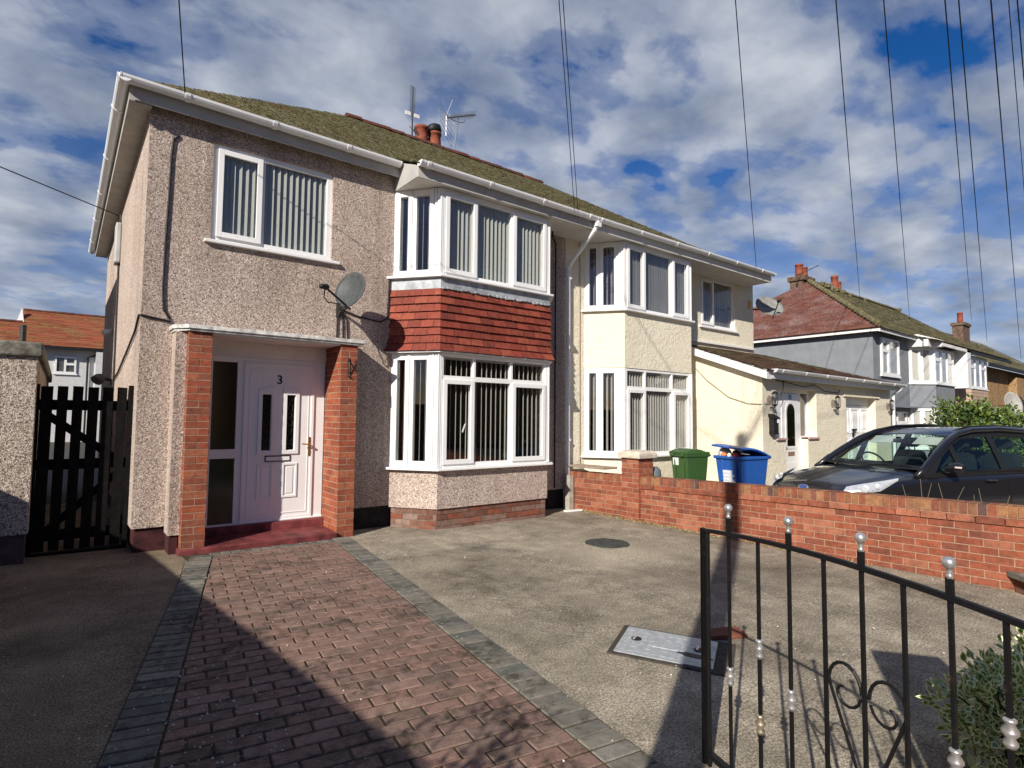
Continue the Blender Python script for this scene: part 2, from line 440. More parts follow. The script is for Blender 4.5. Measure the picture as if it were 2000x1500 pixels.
def win_frame(mb, pm, F, u0, u1, z0, z1, lights, w=0., depth=.07):
    """frame bars into mb, glass into pm; lights = (u0,u1,z0,z1,sash)"""
    for a, b, c, d in rect_minus(u0, u1, z0, z1, [l[:4] for l in lights]): F.box(mb, a, b, w - depth, w, c, d)
    for l in lights:
        a, b, c, d, sash = l
        if sash:
            e, k = .045, .018
            for (p, q, r_, s_) in rect_minus(a - e, b + e, c - e, d + e, [(a + k, b - k, c + k, d - k)]):
                F.box(mb, p, q, w + .001, w + .026, r_, s_)
            a, b, c, d = a + k, b - k, c + k, d - k
            F.box(pm, a - .03, b + .03, w - .014, w - .008, c - .03, d + .03)
        else:
            F.box(pm, a - .02, b + .02, w - .034, w - .028, c - .02, d + .02)
def blinds(mb, F, u0, u1, z0, z1, w, ang, pitch=.075, width=.089, jit=3, skip=()):
    u = u0 + .03
    F.box(mb, u0, u1, w - .02, w + .02, z1 - .04, z1)
    while u < u1 - .02:
        if not any(a < u < b for a, b in skip):
            t = Rd(ang + random.uniform(-jit, jit)); d = F.U * cos(t) + F.N * sin(t); n = Vector((-d.y, d.x, 0)) * .0015
            c = F.P(u, w, 0)
            # slightly bowed slat: two strips
            bow = Vector((-d.y, d.x, 0)) * .006
            p = [c - d * width / 2, c + bow, c + d * width / 2]
            for i in range(2):
                a, b = p[i], p[i + 1]
                mb.hexa([(a - n) + Vector((0, 0, z0)), (b - n) + Vector((0, 0, z0)), (b + n) + Vector((0, 0, z0)), (a + n) + Vector((0, 0, z0)),
                         (a - n) + Vector((0, 0, z1 - .04)), (b - n) + Vector((0, 0, z1 - .04)), (b + n) + Vector((0, 0, z1 - .04)), (a + n) + Vector((0, 0, z1 - .04))])
        u += pitch
def bricks(mb, F, u0, u1, zf, rows, rh=.075, bl=.225, j=.010, off=.003, phase=0., depth=.02, m=0, w=0., alt=None):
    """face bricks in running bond on plane w of frame F. zf(u) = bottom z."""
    if not callable(zf):
        z_ = zf; zf = lambda u: z_
    for k in range(rows):
        st = -(phase + (.5 if k % 2 else 0.)) * bl
        if alt: bl_k = alt[k % len(alt)]; st = 0
        else: bl_k = bl
        u = u0 + st
        while u < u1 - .01:
            a = max(u + j / 2, u0 + (.001)); b = min(u + bl_k - j / 2, u1 - .001)
            if b - a > .03:
                o = w + off + random.uniform(-.0015, .0015)
                e0 = random.uniform(-.0012, .0012)
                za = zf(a) + k * rh + j / 2 + e0; zb = zf(b) + k * rh + j / 2 + e0; hgt = rh - j
                v = [F.P(a, w - depth, za), F.P(b, w - depth, zb), F.P(b, o, zb), F.P(a, o, za),
                     F.P(a, w - depth, za + hgt), F.P(b, w - depth, zb + hgt), F.P(b, o, zb + hgt), F.P(a, o, za + hgt)]
                if F.U.cross(F.N).z < 0: v = [v[3], v[2], v[1], v[0], v[7], v[6], v[5], v[4]]
                mb.hexa(v, m)
            u += bl_k
def gutter(mb, p0, p1, r=.066, br=.8, first=.3, endcaps=True):
    """half-round gutter along p0->p1 (top edge line at p)"""
    prof = []
    for i in range(9):
        t = pi + pi * i / 8; prof.append((r * cos(t), r * sin(t) * 1.0))
    prof2 = [(x * .9, y * .9) for x, y in prof[::-1]]
    mb.extrude(prof + prof2, p0, p1)
    p0 = Vector(p0); p1 = Vector(p1); d = (p1 - p0); ln = d.length; d.normalize()
    s = first
    while s < ln:
        q = p0 + d * s
        pr = [(x * 1.13, y * 1.13) for x, y in prof] + [(x * 1.0, y * 1.0) for x, y in prof[::-1]]
        mb.extrude(pr, q - d * .025, q + d * .025)
        s += br
    if endcaps:
        for q in (p0, p1): mb.extrude([(x * 1.05, y * 1.05) for x, y in prof], q - d * .008, q + d * .008)

def tile_rows(mb, y0, y1, zfun, xr, gauge=.086, tw=.168, lift=.02, xsplit=(-1e9, 1e9), m=0, jit=.007):
    y = y0; k = 0
    while y < y1:
        x0, x1 = xr(y)
        x = x0 - (tw / 2 if k % 2 else 0) - random.uniform(0, .03)
        while x < x1:
            a, b = max(x + .002, x0 - .02, xsplit[0]), min(x + tw - .002, x1 + .02, xsplit[1])
            if b - a > .02:
                e = random.uniform(-jit, jit); e2 = random.uniform(-jit, jit); sl = random.uniform(-.006, .004)
                za = zfun(y) + lift + e; zb = zfun(y) + lift + e2; yu = y + gauge * 1.55; zu = zfun(yu) + .003
                ya = y + sl
                mb.faces([(a, ya, za), (b, ya, zb), (b, yu, zu), (a, yu, zu), (a, ya, za - .016), (b, ya, zb - .016)],
                         [(0, 1, 2, 3), (4, 5, 1, 0)], m)
            x += tw
        y += gauge; k += 1
def halfround(mb, p0, p1, r=.11, seg=.33, lift=.0):
    p0 = Vector(p0); p1 = Vector(p1); d = p1 - p0; ln = d.length; d.normalize(); s = 0
    while s < ln:
        e = min(s + seg - .012, ln)
        k = random.uniform(.94, 1.06)
        prof = [(r * k * cos(pi * i / 6), r * k * sin(pi * i / 6) * .95) for i in range(7)]
        up = Vector((0, 0, random.uniform(-.008, .008) + lift))
        mb.extrude(prof, p0 + d * s + up, p0 + d * e + up + Vector((0, 0, .012)))
        s += seg

# ------------------------------------------------------------------ ground
def ground_mats():
    m, t, b = base('driveway_concrete', .92, .25)
    n1 = noise(t, .75, 7, .68); n2 = noise(t, 4.2, 6, .72); n3 = noise(t, 85, 3, .7); n4 = noise(t, 230, 2, .6)
    k = math_n(t, 'ADD', math_n(t, 'MULTIPLY', n1, .6), math_n(t, 'MULTIPLY', n2, .4))
    c = ramp(t, k, [(.37, (.145, .124, .09)), (.45, (.245, .215, .165)), (.53, (.335, .295, .23)), (.64, (.48, .425, .33))])
    agg = ramp(t, math_n(t, 'ADD', math_n(t, 'MULTIPLY', n3, .6), math_n(t, 'MULTIPLY', n4, .4)), [(.38, (.22, .2, .18)), (.5, (.95, .95, .95)), (.6, (1.9, 1.84, 1.75))])
    c = mixc(t, .85, c, agg, 'MULTIPLY')
    v = N(t, 'ShaderNodeTexVoronoi'); v.inputs['Scale'].default_value = 26; tc = N(t, 'ShaderNodeTexCoord'); L(t, tc.outputs['Object'], v.inputs['Vector'])
    fl = ramp(t, v.outputs['Distance'], [(.07, 1.), (.11, 0.)])
    gate_ = ramp(t, noise(t, 40, 2), [(.52, 0.), (.58, .8)])
    c = mixc(t, math_n(t, 'MULTIPLY', fl, gate_), c, (.52, .49, .43, 1))
    # greenish damp algae towards the house (wear with a shape of its own)
    sp = N(t, 'ShaderNodeSeparateXYZ'); L(t, tc.outputs['Object'], sp.inputs[0])
    # old pale wash-out and dark oil spots
    for (cx, cy, r0, r1, col, k) in ((5.15, 4.55, .1, .95, (.52, .46, .34), .55), (3.9, 5.6, .05, .28, (.06, .056, .05), .6), (4.6, 3.3, .1, .9, (.16, .135, .105), .45), (3.1, 5.2, .05, .35, (.46, .41, .3), .45), (5.9, 3.0, .1, 1.1, (.17, .145, .115), .5)):
        vd = N(t, 'ShaderNodeVectorMath'); vd.operation = 'DISTANCE'; vd.inputs[1].default_value = (cx, cy, 0); L(t, tc.outputs['Object'], vd.inputs[0])
        dd = math_n(t, 'ADD', vd.outputs['Value'], math_n(t, 'MULTIPLY', math_n(t, 'SUBTRACT', n2, .5), r1 * 1.6))
        c = mixc(t, ramp(t, math_n(t, 'DIVIDE', dd, 1.5), [(r0 / 1.5, k), (r1 / 1.5, 0.)]), c, mixc(t, .7, (*col, 1), mixc(t, 1., (*col, 1), agg, 'MULTIPLY')))
    al = ramp(t, math_n(t, 'ADD', math_n(t, 'MULTIPLY', sp.outputs[1], .16), math_n(t, 'MULTIPLY', n2, .5)), [(1.05, 0.) if False else (1.18, 0.), (1.42, .42)])
    c = mixc(t, al, c, (.15, .14, .075, 1))
    L(t, c, b.inputs['Base Color'])
    wv = N(t, 'ShaderNodeTexWave'); wv.inputs['Scale'].default_value = 9; wv.inputs['Distortion'].default_value = 6; wv.inputs['Detail'].default_value = 2
    mp = N(t, 'ShaderNodeMapping'); mp.inputs['Rotation'].default_value = (0, 0, Rd(82)); L(t, tc.outputs['Object'], mp.inputs[0]); L(t, mp.outputs[0], wv.inputs['Vector'])
    h = math_n(t, 'ADD', math_n(t, 'ADD', math_n(t, 'MULTIPLY', n3, .6), math_n(t, 'MULTIPLY', n4, .3)), math_n(t, 'MULTIPLY', wv.outputs[0], .14))
    bump(t, b, h, 1.0, .014)
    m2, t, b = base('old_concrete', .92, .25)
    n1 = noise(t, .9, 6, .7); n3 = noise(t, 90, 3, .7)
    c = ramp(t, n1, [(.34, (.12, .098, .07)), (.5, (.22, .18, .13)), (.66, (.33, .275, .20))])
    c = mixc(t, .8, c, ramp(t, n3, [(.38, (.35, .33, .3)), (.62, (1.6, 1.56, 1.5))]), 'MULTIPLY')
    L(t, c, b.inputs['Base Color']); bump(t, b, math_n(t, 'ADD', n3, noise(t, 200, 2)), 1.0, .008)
    return m, m2
DRIVE, OLDCONC = ground_mats()
def plane_sheet(name, pts, dz, mat, kind='structure'):
    mb = MB(); mb.poly([(x, y, gz(x) + dz) for x, y in pts]); o = mb.build(name, mat); o['kind'] = kind; return o
ASPH = simple('rough_ground', (.06, .058, .05), .95, .3, 3, bumpd=.01)
plane_sheet('ground', [(-300, -300), (400, -300), (400, 500), (-300, 500)], -.03, ASPH)
plane_sheet('driveway', [(-.6, -2.5), (7.0, -2.5), (7.0, 7.6), (.9, 7.6), (.2, 5)], 0., DRIVE)
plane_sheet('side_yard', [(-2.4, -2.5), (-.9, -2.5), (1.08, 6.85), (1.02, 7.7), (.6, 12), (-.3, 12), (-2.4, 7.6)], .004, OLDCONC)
plane_sheet('neighbour_driveway', [(7.12, -2.5), (18, -2.5), (18, 7.4), (7.12, 7.4)], -.012, DRIVE)

# block paving
PAVE = brick_mat('paving_block_red', [(.23, .15, .122), (.275, .18, .147), (.20, .133, .11), (.25, .17, .14), (.165, .118, .096), (.26, .16, .13)], bs=1.6, dirt=.8)
PAVE_G = brick_mat('paving_block_grey', [(.17, .162, .136), (.215, .20, .165), (.125, .128, .115), (.23, .22, .19)], bs=1.6, dirt=.9)
def moss_joint():
    m, t, b = base('mossy_joint', .95, .1)
    L(t, ramp(t, noise(t, 5, 5, .7), [(.4, (.04, .034, .024)), (.55, (.07, .06, .035)), (.68, (.08, .085, .028))]), b.inputs['Base Color'])
    bump(t, b, noise(t, 120, 3), 1, .006)
    return m
MOSSJ = moss_joint()
def clip(poly, a, b, c):
    out = []
    for i in range(len(poly)):
        p, q = poly[i], poly[(i + 1) % len(poly)]
        dp = a * p[0] + b * p[1] - c; dq = a * q[0] + b * q[1] - c
        if dp >= 0: out.append(p)
        if dp * dq < 0:
            t = dp / (dp - dq); out.append((p[0] + t * (q[0] - p[0]), p[1] + t * (q[1] - p[1])))
    return out
def area(p): return sum(p[i][0] * p[(i + 1) % len(p)][1] - p[(i + 1) % len(p)][0] * p[i][1] for i in range(len(p))) / 2
def inset(p, d):
    n = len(p); out = []
    for i in range(n):
        a, b, c = Vector(p[i - 1]), Vector(p[i]), Vector(p[(i + 1) % n])
        e1 = (b - a).normalized(); e2 = (c - b).normalized()
        n1 = Vector((-e1.y, e1.x)); n2 = Vector((-e2.y, e2.x)); k = n1 + n2
        if k.length < 1e-4: out.append(tuple(b)); continue
        k.normalize(); out.append(tuple(b + k * d / max(k.dot(n1), .4)))
    return out
def paver(mb, poly, m, zt=.014):
    if len(poly) < 3: return
    if area(poly) < 0: poly = poly[::-1]
    if abs(area(poly)) < .0016: return
    # drop duplicate points
    q = []
    for p in poly:
        if not q or hypot(p[0] - q[-1][0], p[1] - q[-1][1]) > .008: q.append(p)
    if len(q) > 2 and hypot(q[0][0] - q[-1][0], q[0][1] - q[-1][1]) < .008: q.pop()
    if len(q) < 3: return
    poly = q; n = len(poly)
    e = random.uniform(-.003, .003); tx, ty = random.uniform(-.007, .007), random.uniform(-.007, .007)
    cx = sum(p[0] for p in poly) / n; cy = sum(p[1] for p in poly) / n
    Z = lambda p, d: gz(p[0]) + zt + e + d + (p[0] - cx) * tx + (p[1] - cy) * ty
    a = inset(poly, .0052); b = inset(poly, .0098)
    if area(b) <= 0 or len(b) != n: b = a
    v = [(p[0], p[1], Z(p, -.03)) for p in a] + [(p[0], p[1], Z(p, -.0055)) for p in a] + [(p[0], p[1], Z(p, 0)) for p in b]
    fs = []
    for lo in (0, n):
        for i in range(n): fs.append((lo + i, lo + (i + 1) % n, lo + n + (i + 1) % n, lo + n + i))
    fs.append(tuple(range(2 * n, 3 * n)))
    mb.faces(v, fs, m)
def build_path():
    # lines
    e2 = Vector((-.1436, -.9896)); e1 = Vector((-.9896, .1436))     # e2 to the camera, e1 to the left
    o = Vector((2.655, 6.86))                                        # right inner line origin
    lo = Vector((1.065, 6.66)); ld = Vector((-.2368, -.9716)); ln = Vector((.9716, -.2368))   # left outer line
    li = lo + ln * .222
    mb = MB()
    for k in range(-4, 78):                                          # field
        v0, v1 = k * .105, (k + 1) * .105
        u = -(.105 if k % 2 else 0)
        while u < 2.4:
            c = [o + e1 * u + e2 * v0, o + e1 * (u + .21) + e2 * v0, o + e1 * (u + .21) + e2 * v1, o + e1 * u + e2 * v1]
            p = [tuple(x) for x in c]
            p = clip(p, e1.x, e1.y, e1.dot(o))                        # left of right line
            p = clip(p, ln.x, ln.y, ln.dot(li)) if p else p
            p = clip(p, 0, -1, -6.76) if p else p
            if p: paver(mb, p, 0)
            u += .21
    for k in range(-1, 78):                                          # right border
        v0, v1 = k * .105, (k + 1) * .105
        p = [tuple(o - e1 * .218 + e2 * v0), tuple(o + e2 * v0), tuple(o + e2 * v1), tuple(o - e1 * .218 + e2 * v1)]
        paver(mb, p, 1, .016)
    for k in range(-2, 80):                                           # left border
        v0, v1 = k * .105, (k + 1) * .105
        p = clip([tuple(lo + ld * v0), tuple(li + ld * v0), tuple(li + ld * v1), tuple(lo + ld * v1)], 0, -1, -6.9)
        if not p: continue
        paver(mb, p, 1, .016)
    x = 1.30
    while x < 2.6:                                                   # soldier row along the step
        p = [(x, 6.76), (x + .105, 6.76), (x + .105, 6.90), (x, 6.90)]
        paver(mb, p, 1, .014); x += .105
    mb.poly([(p[0], p[1], gz(p[0]) + .0075) for p in [tuple(lo + ld * 8.3), tuple(o - e1 * .218 + e2 * 8.1), tuple(o - e1 * .218 - e2 * .1), (2.7, 6.92), (1.05, 6.92), tuple(lo)]], 2)
    ob = mb.build('path', [PAVE, PAVE_G, MOSSJ]); ob['kind'] = 'structure'
build_path()

# ------------------------------------------------------------------ the pair of semi-detached houses
RZ = lambda y: 5.04 + .654 * (y - 7.15)                  # main front slope
RB = lambda y: 4.855 + .42 * (y - 6.62)                 # sprocketed slope above the bays
HIPL = lambda y: .37 + (y - 7.15); HIPR = lambda y: 13.53 - (y - 7.15)
PARTY = 6.95
RIDGE_Y, RIDGE_Z = 11.08, 7.61

def offset_bay(P, d):
    """bay plan A,B,C,D on the wall line; outward offset d, ends slide along the wall line"""
    A, B, C, D = [Vector(p) for p in P]
    def line(p, q):
        t = (q - p).normalized(); n = Vector((t.y, -t.x)); return p + n * d, t
    def meet(l1, l2):
        (p, t), (q, s_) = l1, l2
        den = t.x * s_.y - t.y * s_.x; k = ((q.x - p.x) * s_.y - (q.y - p.y) * s_.x) / den
        return p + t * k
    l1, l2, l3 = line(A, B), line(B, C), line(C, D); wall = (Vector((0, A.y)), Vector((1, 0)))
    return [meet(l1, wall), meet(l1, l2), meet(l2, l3), meet(l3, wall)]
def bay_frames(P):
    A, B, C, D = [Vector(p) for p in P]; out = []
    for p, q in ((A, B), (B, C), (C, D)):
        t = (q - p).normalized(); out.append((Fr(p, t, (t.y, -t.x)), (q - p).length))
    return out
def bay_window(parent, P, z0, z1, front, sidef, blind, label=None, blind_ang=-28, blind_w=-.095, transom=None, pitch=.075, sill_z=None):
    fm, gm, bm, sm = MB(), MB(), MB(), MB()
    frs = bay_frames(P)
    # front face
    F, ln = frs[1]
    win_frame(fm, gm, F, 0.0, ln, z0, z1, front, 0.)
    blinds(bm, F, .04, ln - .04, z0 + .05, z1 - .03, blind_w, blind_ang, pitch)
    for i in (0, 2):
        F, ln = frs[i]
        ls = [(a * ln if i == 0 else (1 - b) * ln, b * ln if i == 0 else (1 - a) * ln, z0 + .085, z1 - .09, False) for a, b in sidef]
        win_frame(fm, gm, F, 0., ln, z0, z1, ls, 0.)
        # fluted mullion strips
        ms = [(sidef[0][1] + .05, sidef[1][0] - .05), (sidef[1][1] + .06, .97)]
        for a, b in ms:
            if i == 2: a, b = 1 - b, 1 - a
            kk = 3
            for q in range(kk):
                s0 = a + (b - a) * q / kk; s1 = a + (b - a) * (q + .72) / kk
                F.box(fm, s0 * ln, s1 * ln, .001, .012 + .006 * (q % 2), z0 + .01, z1 - .01)
        blinds(bm, F, .05, ln - .08, z0 + .05, z1 - .03, blind_w, 68 if i == 0 else 112, .08)
    for j in (1, 2):                                                # corner posts
        F, ln = frs[1]
        for q in range(3):
            u = -.015 + q * .028 if j == 1 else ln + .015 - q * .028
            F.box(fm, u - .011, u + .011, .0, .016 - .004 * q, z0 + .005, z1 - .005)
    o = fm.build('bay_window', UPVC, parent, bevel=.004, label=label)
    gm.build('pane', GLASS, o)
    bm.build('blind', blind, o)
    sz = sill_z if sill_z is not None else z0
    a = offset_bay(P, .085); b = offset_bay(P, -.05)
    sm.prism([tuple(p) for p in a] + [tuple(p) for p in b[::-1]], sz - .035, sz - .001)
    sm.build('sill', UPVC, o, bevel=.006)
    return o

BAY_L = [(3.61, 7.35), (4.045, 6.78), (6.035, 6.78), (6.47, 7.35)]
BAY_R = [(2 * PARTY - x, y) for x, y in BAY_L[::-1]]
SIDEF = [(.12, .29), (.47, .74)]
def lights_front(xb, m1, m2, x1, z0, z1, zt=None):
    """three lights across the front; xb = world x of the face's left end"""
    e = .075
    L_ = []
    ws = [(xb + .07 + .035, m1 - .045), (m1 + .03, m2 - .03), (m2 + .045, x1 - .07 - .035)]
    for i, (a, b) in enumerate(ws):
        sash = i != 1
        top = (zt - .04) if zt else z1 - .075
        d = .03 if sash else 0
        L_.append((a - xb, b - xb, z0 + .06 + d, top - d, sash))
        if zt: L_.append((a - xb - (.03 if sash else 0), b - xb + (.03 if sash else 0), zt + .03, z1 - .045, False))
    return L_

def tile_hang(mb, P, z0, z1, rows):
    g = (z1 - z0) / rows
    for k in range(rows):
        fl = .055 * max(0, 1 - k / 2.2) ** 2
        lo = offset_bay(P, .052 + fl); hi = offset_bay(P, .014 + .055 * max(0, 1 - (k + 1.3) / 2.2) ** 2)
        zl, zh = z0 + k * g, z0 + (k + 1.35) * g if k < rows - 1 else z1
        for e in range(3):
            a, b = lo[e], lo[e + 1]; c, d = hi[e], hi[e + 1]; ln = (b - a).length
            n = max(2, round(ln / .215)); st = (-.5 if k % 2 else 0)
            for i in range(n + 1):
                s0, s1 = max(0, (i + st) / n), min(1, (i + 1 + st) / n)
                if s1 - s0 < .01: continue
                gp = .0022 / ln
                s0 += gp if s0 > 0 else 0; s1 -= gp if s1 < 1 else 0
                pa, pb = a.lerp(b, s0), a.lerp(b, s1); pc, pd = c.lerp(d, s0), c.lerp(d, s1)
                t = (b - a).normalized(); nn = Vector((t.y, -t.x)) * random.uniform(-.003, .004)
                pa = pa + nn; pb = pb + nn * random.uniform(.3, 1.2)
                za = zl + random.uniform(-.003, .003); zb = zl + random.uniform(-.003, .003)
                q = nn * 0 + Vector((t.y, -t.x)) * -.014
                mb.faces([(pa.x, pa.y, za), (pb.x, pb.y, zb), (pd.x, pd.y, zh), (pc.x, pc.y, zh), (pa.x + q.x, pa.y + q.y, za + .001), (pb.x + q.x, pb.y + q.y, zb + .001)],
                         [(0, 1, 2, 3), (4, 5, 1, 0)])

def flat_window(parent, F, u0, u1, z0, z1, mull, sash_left, blind, bang=-30, rec=.03, label=None, extra=None, sill=True, bpitch=.075):
    fm, gm, bm = MB(), MB(), MB()
    e = .07
    if sash_left: ls = [(u0 + e + .03, mull - .05, z0 + e + .03, z1 - e - .03, True), (mull + .03, u1 - e, z0 + e, z1 - e, False)]
    else: ls = [(u0 + e, mull - .03, z0 + e, z1 - e, False), (mull + .05, u1 - e - .03, z0 + e + .03, z1 - e - .03, True)]
    if extra: ls = extra
    win_frame(fm, gm, F, u0, u1, z0, z1, ls, -rec)
    o = fm.build('window', UPVC, parent, bevel=.004, label=label)
    gm.build('pane', GLASS, o)
    if blind:
        blinds(bm, F, u0 + .04, u1 - .04, z0 + .04, z1 - .03, -.095, bang, bpitch); bm.build('blind', blind, o)
    if sill:
        sm = MB(); F.box(sm, u0 - .07, u1 + .1, -rec, .055, z0 - .04, z0 - .002); sm.build('sill', UPVC, o, bevel=.006)
    return o

def text_mesh(name, body, size, mat, parent, loc, rot, depth=.006, font_scale=(1, 1)):
    cu = bpy.data.curves.new(name, 'FONT'); cu.body = body; cu.size = size; cu.extrude = depth; cu.align_x = 'CENTER'; cu.align_y = 'CENTER'; cu.offset = .0012
    tmp = bpy.data.objects.new(name + '_tmp', cu); COL.objects.link(tmp)
    bpy.context.view_layer.update()
    me = bpy.data.meshes.new_from_object(tmp.evaluated_get(bpy.context.evaluated_depsgraph_get()))
    bpy.data.objects.remove(tmp); bpy.data.curves.remove(cu)
    me.name = name; me.materials.clear(); me.materials.append(mat)
    o = bpy.data.objects.new(name, me); COL.objects.link(o)
    if parent: o.parent = parent; o.location = Vector(loc) - root_of(parent).location
    else: o.location = loc
    o.rotation_euler = rot; o.scale = (font_scale[0], font_scale[1], 1)
    return o

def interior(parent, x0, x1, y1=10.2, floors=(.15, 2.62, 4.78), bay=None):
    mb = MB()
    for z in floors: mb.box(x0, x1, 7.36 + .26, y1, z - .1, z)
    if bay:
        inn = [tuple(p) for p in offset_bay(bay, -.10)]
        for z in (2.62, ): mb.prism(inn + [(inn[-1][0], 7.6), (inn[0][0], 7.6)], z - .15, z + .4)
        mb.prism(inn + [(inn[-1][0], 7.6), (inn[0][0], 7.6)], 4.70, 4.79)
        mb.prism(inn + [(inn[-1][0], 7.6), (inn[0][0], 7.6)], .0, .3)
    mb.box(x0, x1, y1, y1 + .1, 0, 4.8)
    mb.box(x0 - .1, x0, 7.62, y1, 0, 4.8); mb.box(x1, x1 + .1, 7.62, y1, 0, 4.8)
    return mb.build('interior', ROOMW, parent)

# ---------------- left half: pink pebbledash ----------------
H1 = thing('semi_detached_house', 'pink pebbledash house with a red tile-hung bay and brick porch pillars', 'house', (3.8, 7.35, 0))
mb = MB(); F = FACX(7.35)
facade(mb, F, .63, 6.95, .27, 5.0, [(1.275, 2.71, 3.535, 4.705), (1.29, 2.745, 0, 2.40), (3.72, 6.36, .80, 2.38), (3.72, 6.36, 3.45, 4.72)])
mb.box(.63, .88, 7.6, 14.6, .27, 4.95)
mb.box(.63, 6.95, 14.6, 14.85, .27, 4.82)
mb.box(.935, 1.04, 7.07, 7.349, .21, 2.40)
bs = [tuple(p) for p in BAY_L]
mb.prism(bs, .245, .765)
wall1 = mb.build('wall', PINK_DASH, H1)
for a, b in ((2.96, 3.9), (6.1, 6.95)):
    mb = MB(); mb.box(a, b, 7.385, 7.6, -.08, .27); mb.build('plinth', PLINTH, H1)
mb = MB(); mb.box(.66, 1.28, 7.38, 7.6, -.04, .27); mb.box(.66, .9, 7.6, 14.6, -.04, .27); mb.box(.95, 1.03, 7.09, 7.38, -.04, .21); mb.build('plinth', REDPLINTH, H1, label='dark red painted plinth')
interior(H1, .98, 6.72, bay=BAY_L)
# brick base of bay
mb = MB(); P_ = offset_bay(BAY_L, -.035); mb.prism([tuple(p) for p in P_], -.09, .25, 1)
for Fq, ln in bay_frames([tuple(p) for p in offset_bay(BAY_L, -.03)]):
    bricks(mb, Fq, 0, ln, -.075, 4, rh=.08, m=0, phase=.2)
mb.build('bay_base', [BRICK_OLD, MORTAR_OLD], H1)
mb = MB(); mb.prism([tuple(p) for p in offset_bay(BAY_L, .075)], 2.381, 2.398); mb.build('soffit_board', UPVC, H1)
mb = MB(); tile_hang(mb, BAY_L, 2.405, 3.285, 8); mb.build('tile_hanging', TILE_RED, H1)
mb = MB(); mb.prism([tuple(p) for p in offset_bay(BAY_L, -.005)], 2.37, 3.46); mb.prism([tuple(p) for p in offset_bay(BAY_L, .022)], 3.27, 3.44)
for i in range(26):                                                    # ragged lead edge
    x = 4.05 + i * .078; mb.box(x, x + random.uniform(.03, .07), 6.78 - .052, 6.78 - .03, 3.285 - random.uniform(.0, .03), 3.30)
mb.build('lead_flashing', LEAD, H1)
LU = lights_front(4.045, 4.636, 5.303, 6.035, 3.46, 4.70)
bay_window(H1, BAY_L, 3.46, 4.70, LU, SIDEF, BLIND_SAGE, 'upper bay window', blind_ang=40)
LL = lights_front(4.045, 4.622, 5.314, 6.035, .80, 2.375, 2.04)
lb = bay_window(H1, BAY_L, .80, 2.375, LL, SIDEF, BLIND_PALE, 'lower bay window with small top lights', blind_ang=-61, pitch=.088)
mb = MB(); Fb = bay_frames(BAY_L)[1][0]
mb.tube([Fb.P(.48, -.06, 1.40), Fb.P(.44, -.075, 1.28)], .012); mb.build('handle', UPVC, lb)
flat_window(H1, F, 1.275, 2.71, 3.535, 4.705, 1.835, True, BLIND_SAGE, bang=36, label='upper left window')

# roof tiles over both halves, split at the party line
def roof_half(parent, xs, name='roof'):
    mb = MB(); lo, hi = xs
    cl = lambda x: min(max(x, lo), hi)
    # deck
    if lo < 1:
        mb.poly([(.37, 7.15, 5.035), (3.62, 7.15, 5.035), (3.62, 7.25, RZ(7.25) - .005), (hi, 7.25, RZ(7.25) - .005), (hi, RIDGE_Y, RIDGE_Z - .005), (4.30, RIDGE_Y, RIDGE_Z - .005)], 1)
        mb.poly([(3.60, 6.62, 4.85), (hi, 6.62, 4.85), (hi, 7.26, RB(7.26)), (3.60, 7.26, RB(7.26))], 1)
        mb.poly([(.37, 15.01, 5.03), (.37, 7.15, 5.03), (4.30, RIDGE_Y, RIDGE_Z - .005)], 1)
        mb.poly([(4.30, RIDGE_Y, RIDGE_Z), (hi, RIDGE_Y, RIDGE_Z), (hi, 15.01, 5.03), (.37, 15.01, 5.03)], 1)
    else:
        mb.poly([(lo, 7.25, RZ(7.25) - .005), (12.87, 7.25, RZ(7.25) - .005), (12.87, 7.15, 5.035), (13.53, 7.15, 5.035), (9.60, RIDGE_Y, RIDGE_Z - .005), (lo, RIDGE_Y, RIDGE_Z - .005)], 1)
        mb.poly([(lo, 6.62, 4.85), (12.87, 6.62, 4.85), (12.87, 7.26, RB(7.26)), (lo, 7.26, RB(7.26))], 1)
        mb.poly([(13.53, 7.15, 5.03), (13.53, 15.01, 5.03), (9.60, RIDGE_Y, RIDGE_Z - .005)], 1)
        mb.poly([(lo, RIDGE_Y, RIDGE_Z), (lo, 15.01, 5.03), (13.53, 15.01, 5.03), (9.60, RIDGE_Y, RIDGE_Z)], 1)
    tile_rows(mb, 7.10, 7.24, RZ, (lambda y: (HIPL(y), 3.60)) if lo < 1 else (lambda y: (12.88, HIPR(y))), xsplit=xs)
    tile_rows(mb, 6.585, 7.20, RB, lambda y: (3.58, 12.89), xsplit=xs)
    tile_rows(mb, 7.20, RIDGE_Y - .06, RZ, lambda y: (HIPL(y), HIPR(y)), xsplit=xs)
    o = mb.build(name, [ROOF_MOSS, ROOF_MOSS], parent)
    rm = MB()
    if lo < 1: halfround(rm, (4.30, RIDGE_Y, RIDGE_Z - .03), (hi, RIDGE_Y, RIDGE_Z - .03), .10)
    else: halfround(rm, (lo, RIDGE_Y, RIDGE_Z - .03), (9.60, RIDGE_Y, RIDGE_Z - .03), .10)
    rm.build('ridge', RIDGE, o)
    return o
roof1 = roof_half(H1, (-9, PARTY))
mb = MB(); mb.box(6.1, 7.0, 11.33, 11.9, 6.6, 7.74, 1)
bricks(mb, FACX(11.33), 6.1, 7.0, 7.1, 8)
ch = mb.build('chimney', [BRICK_OLD, MORTAR_OLD], roof1)
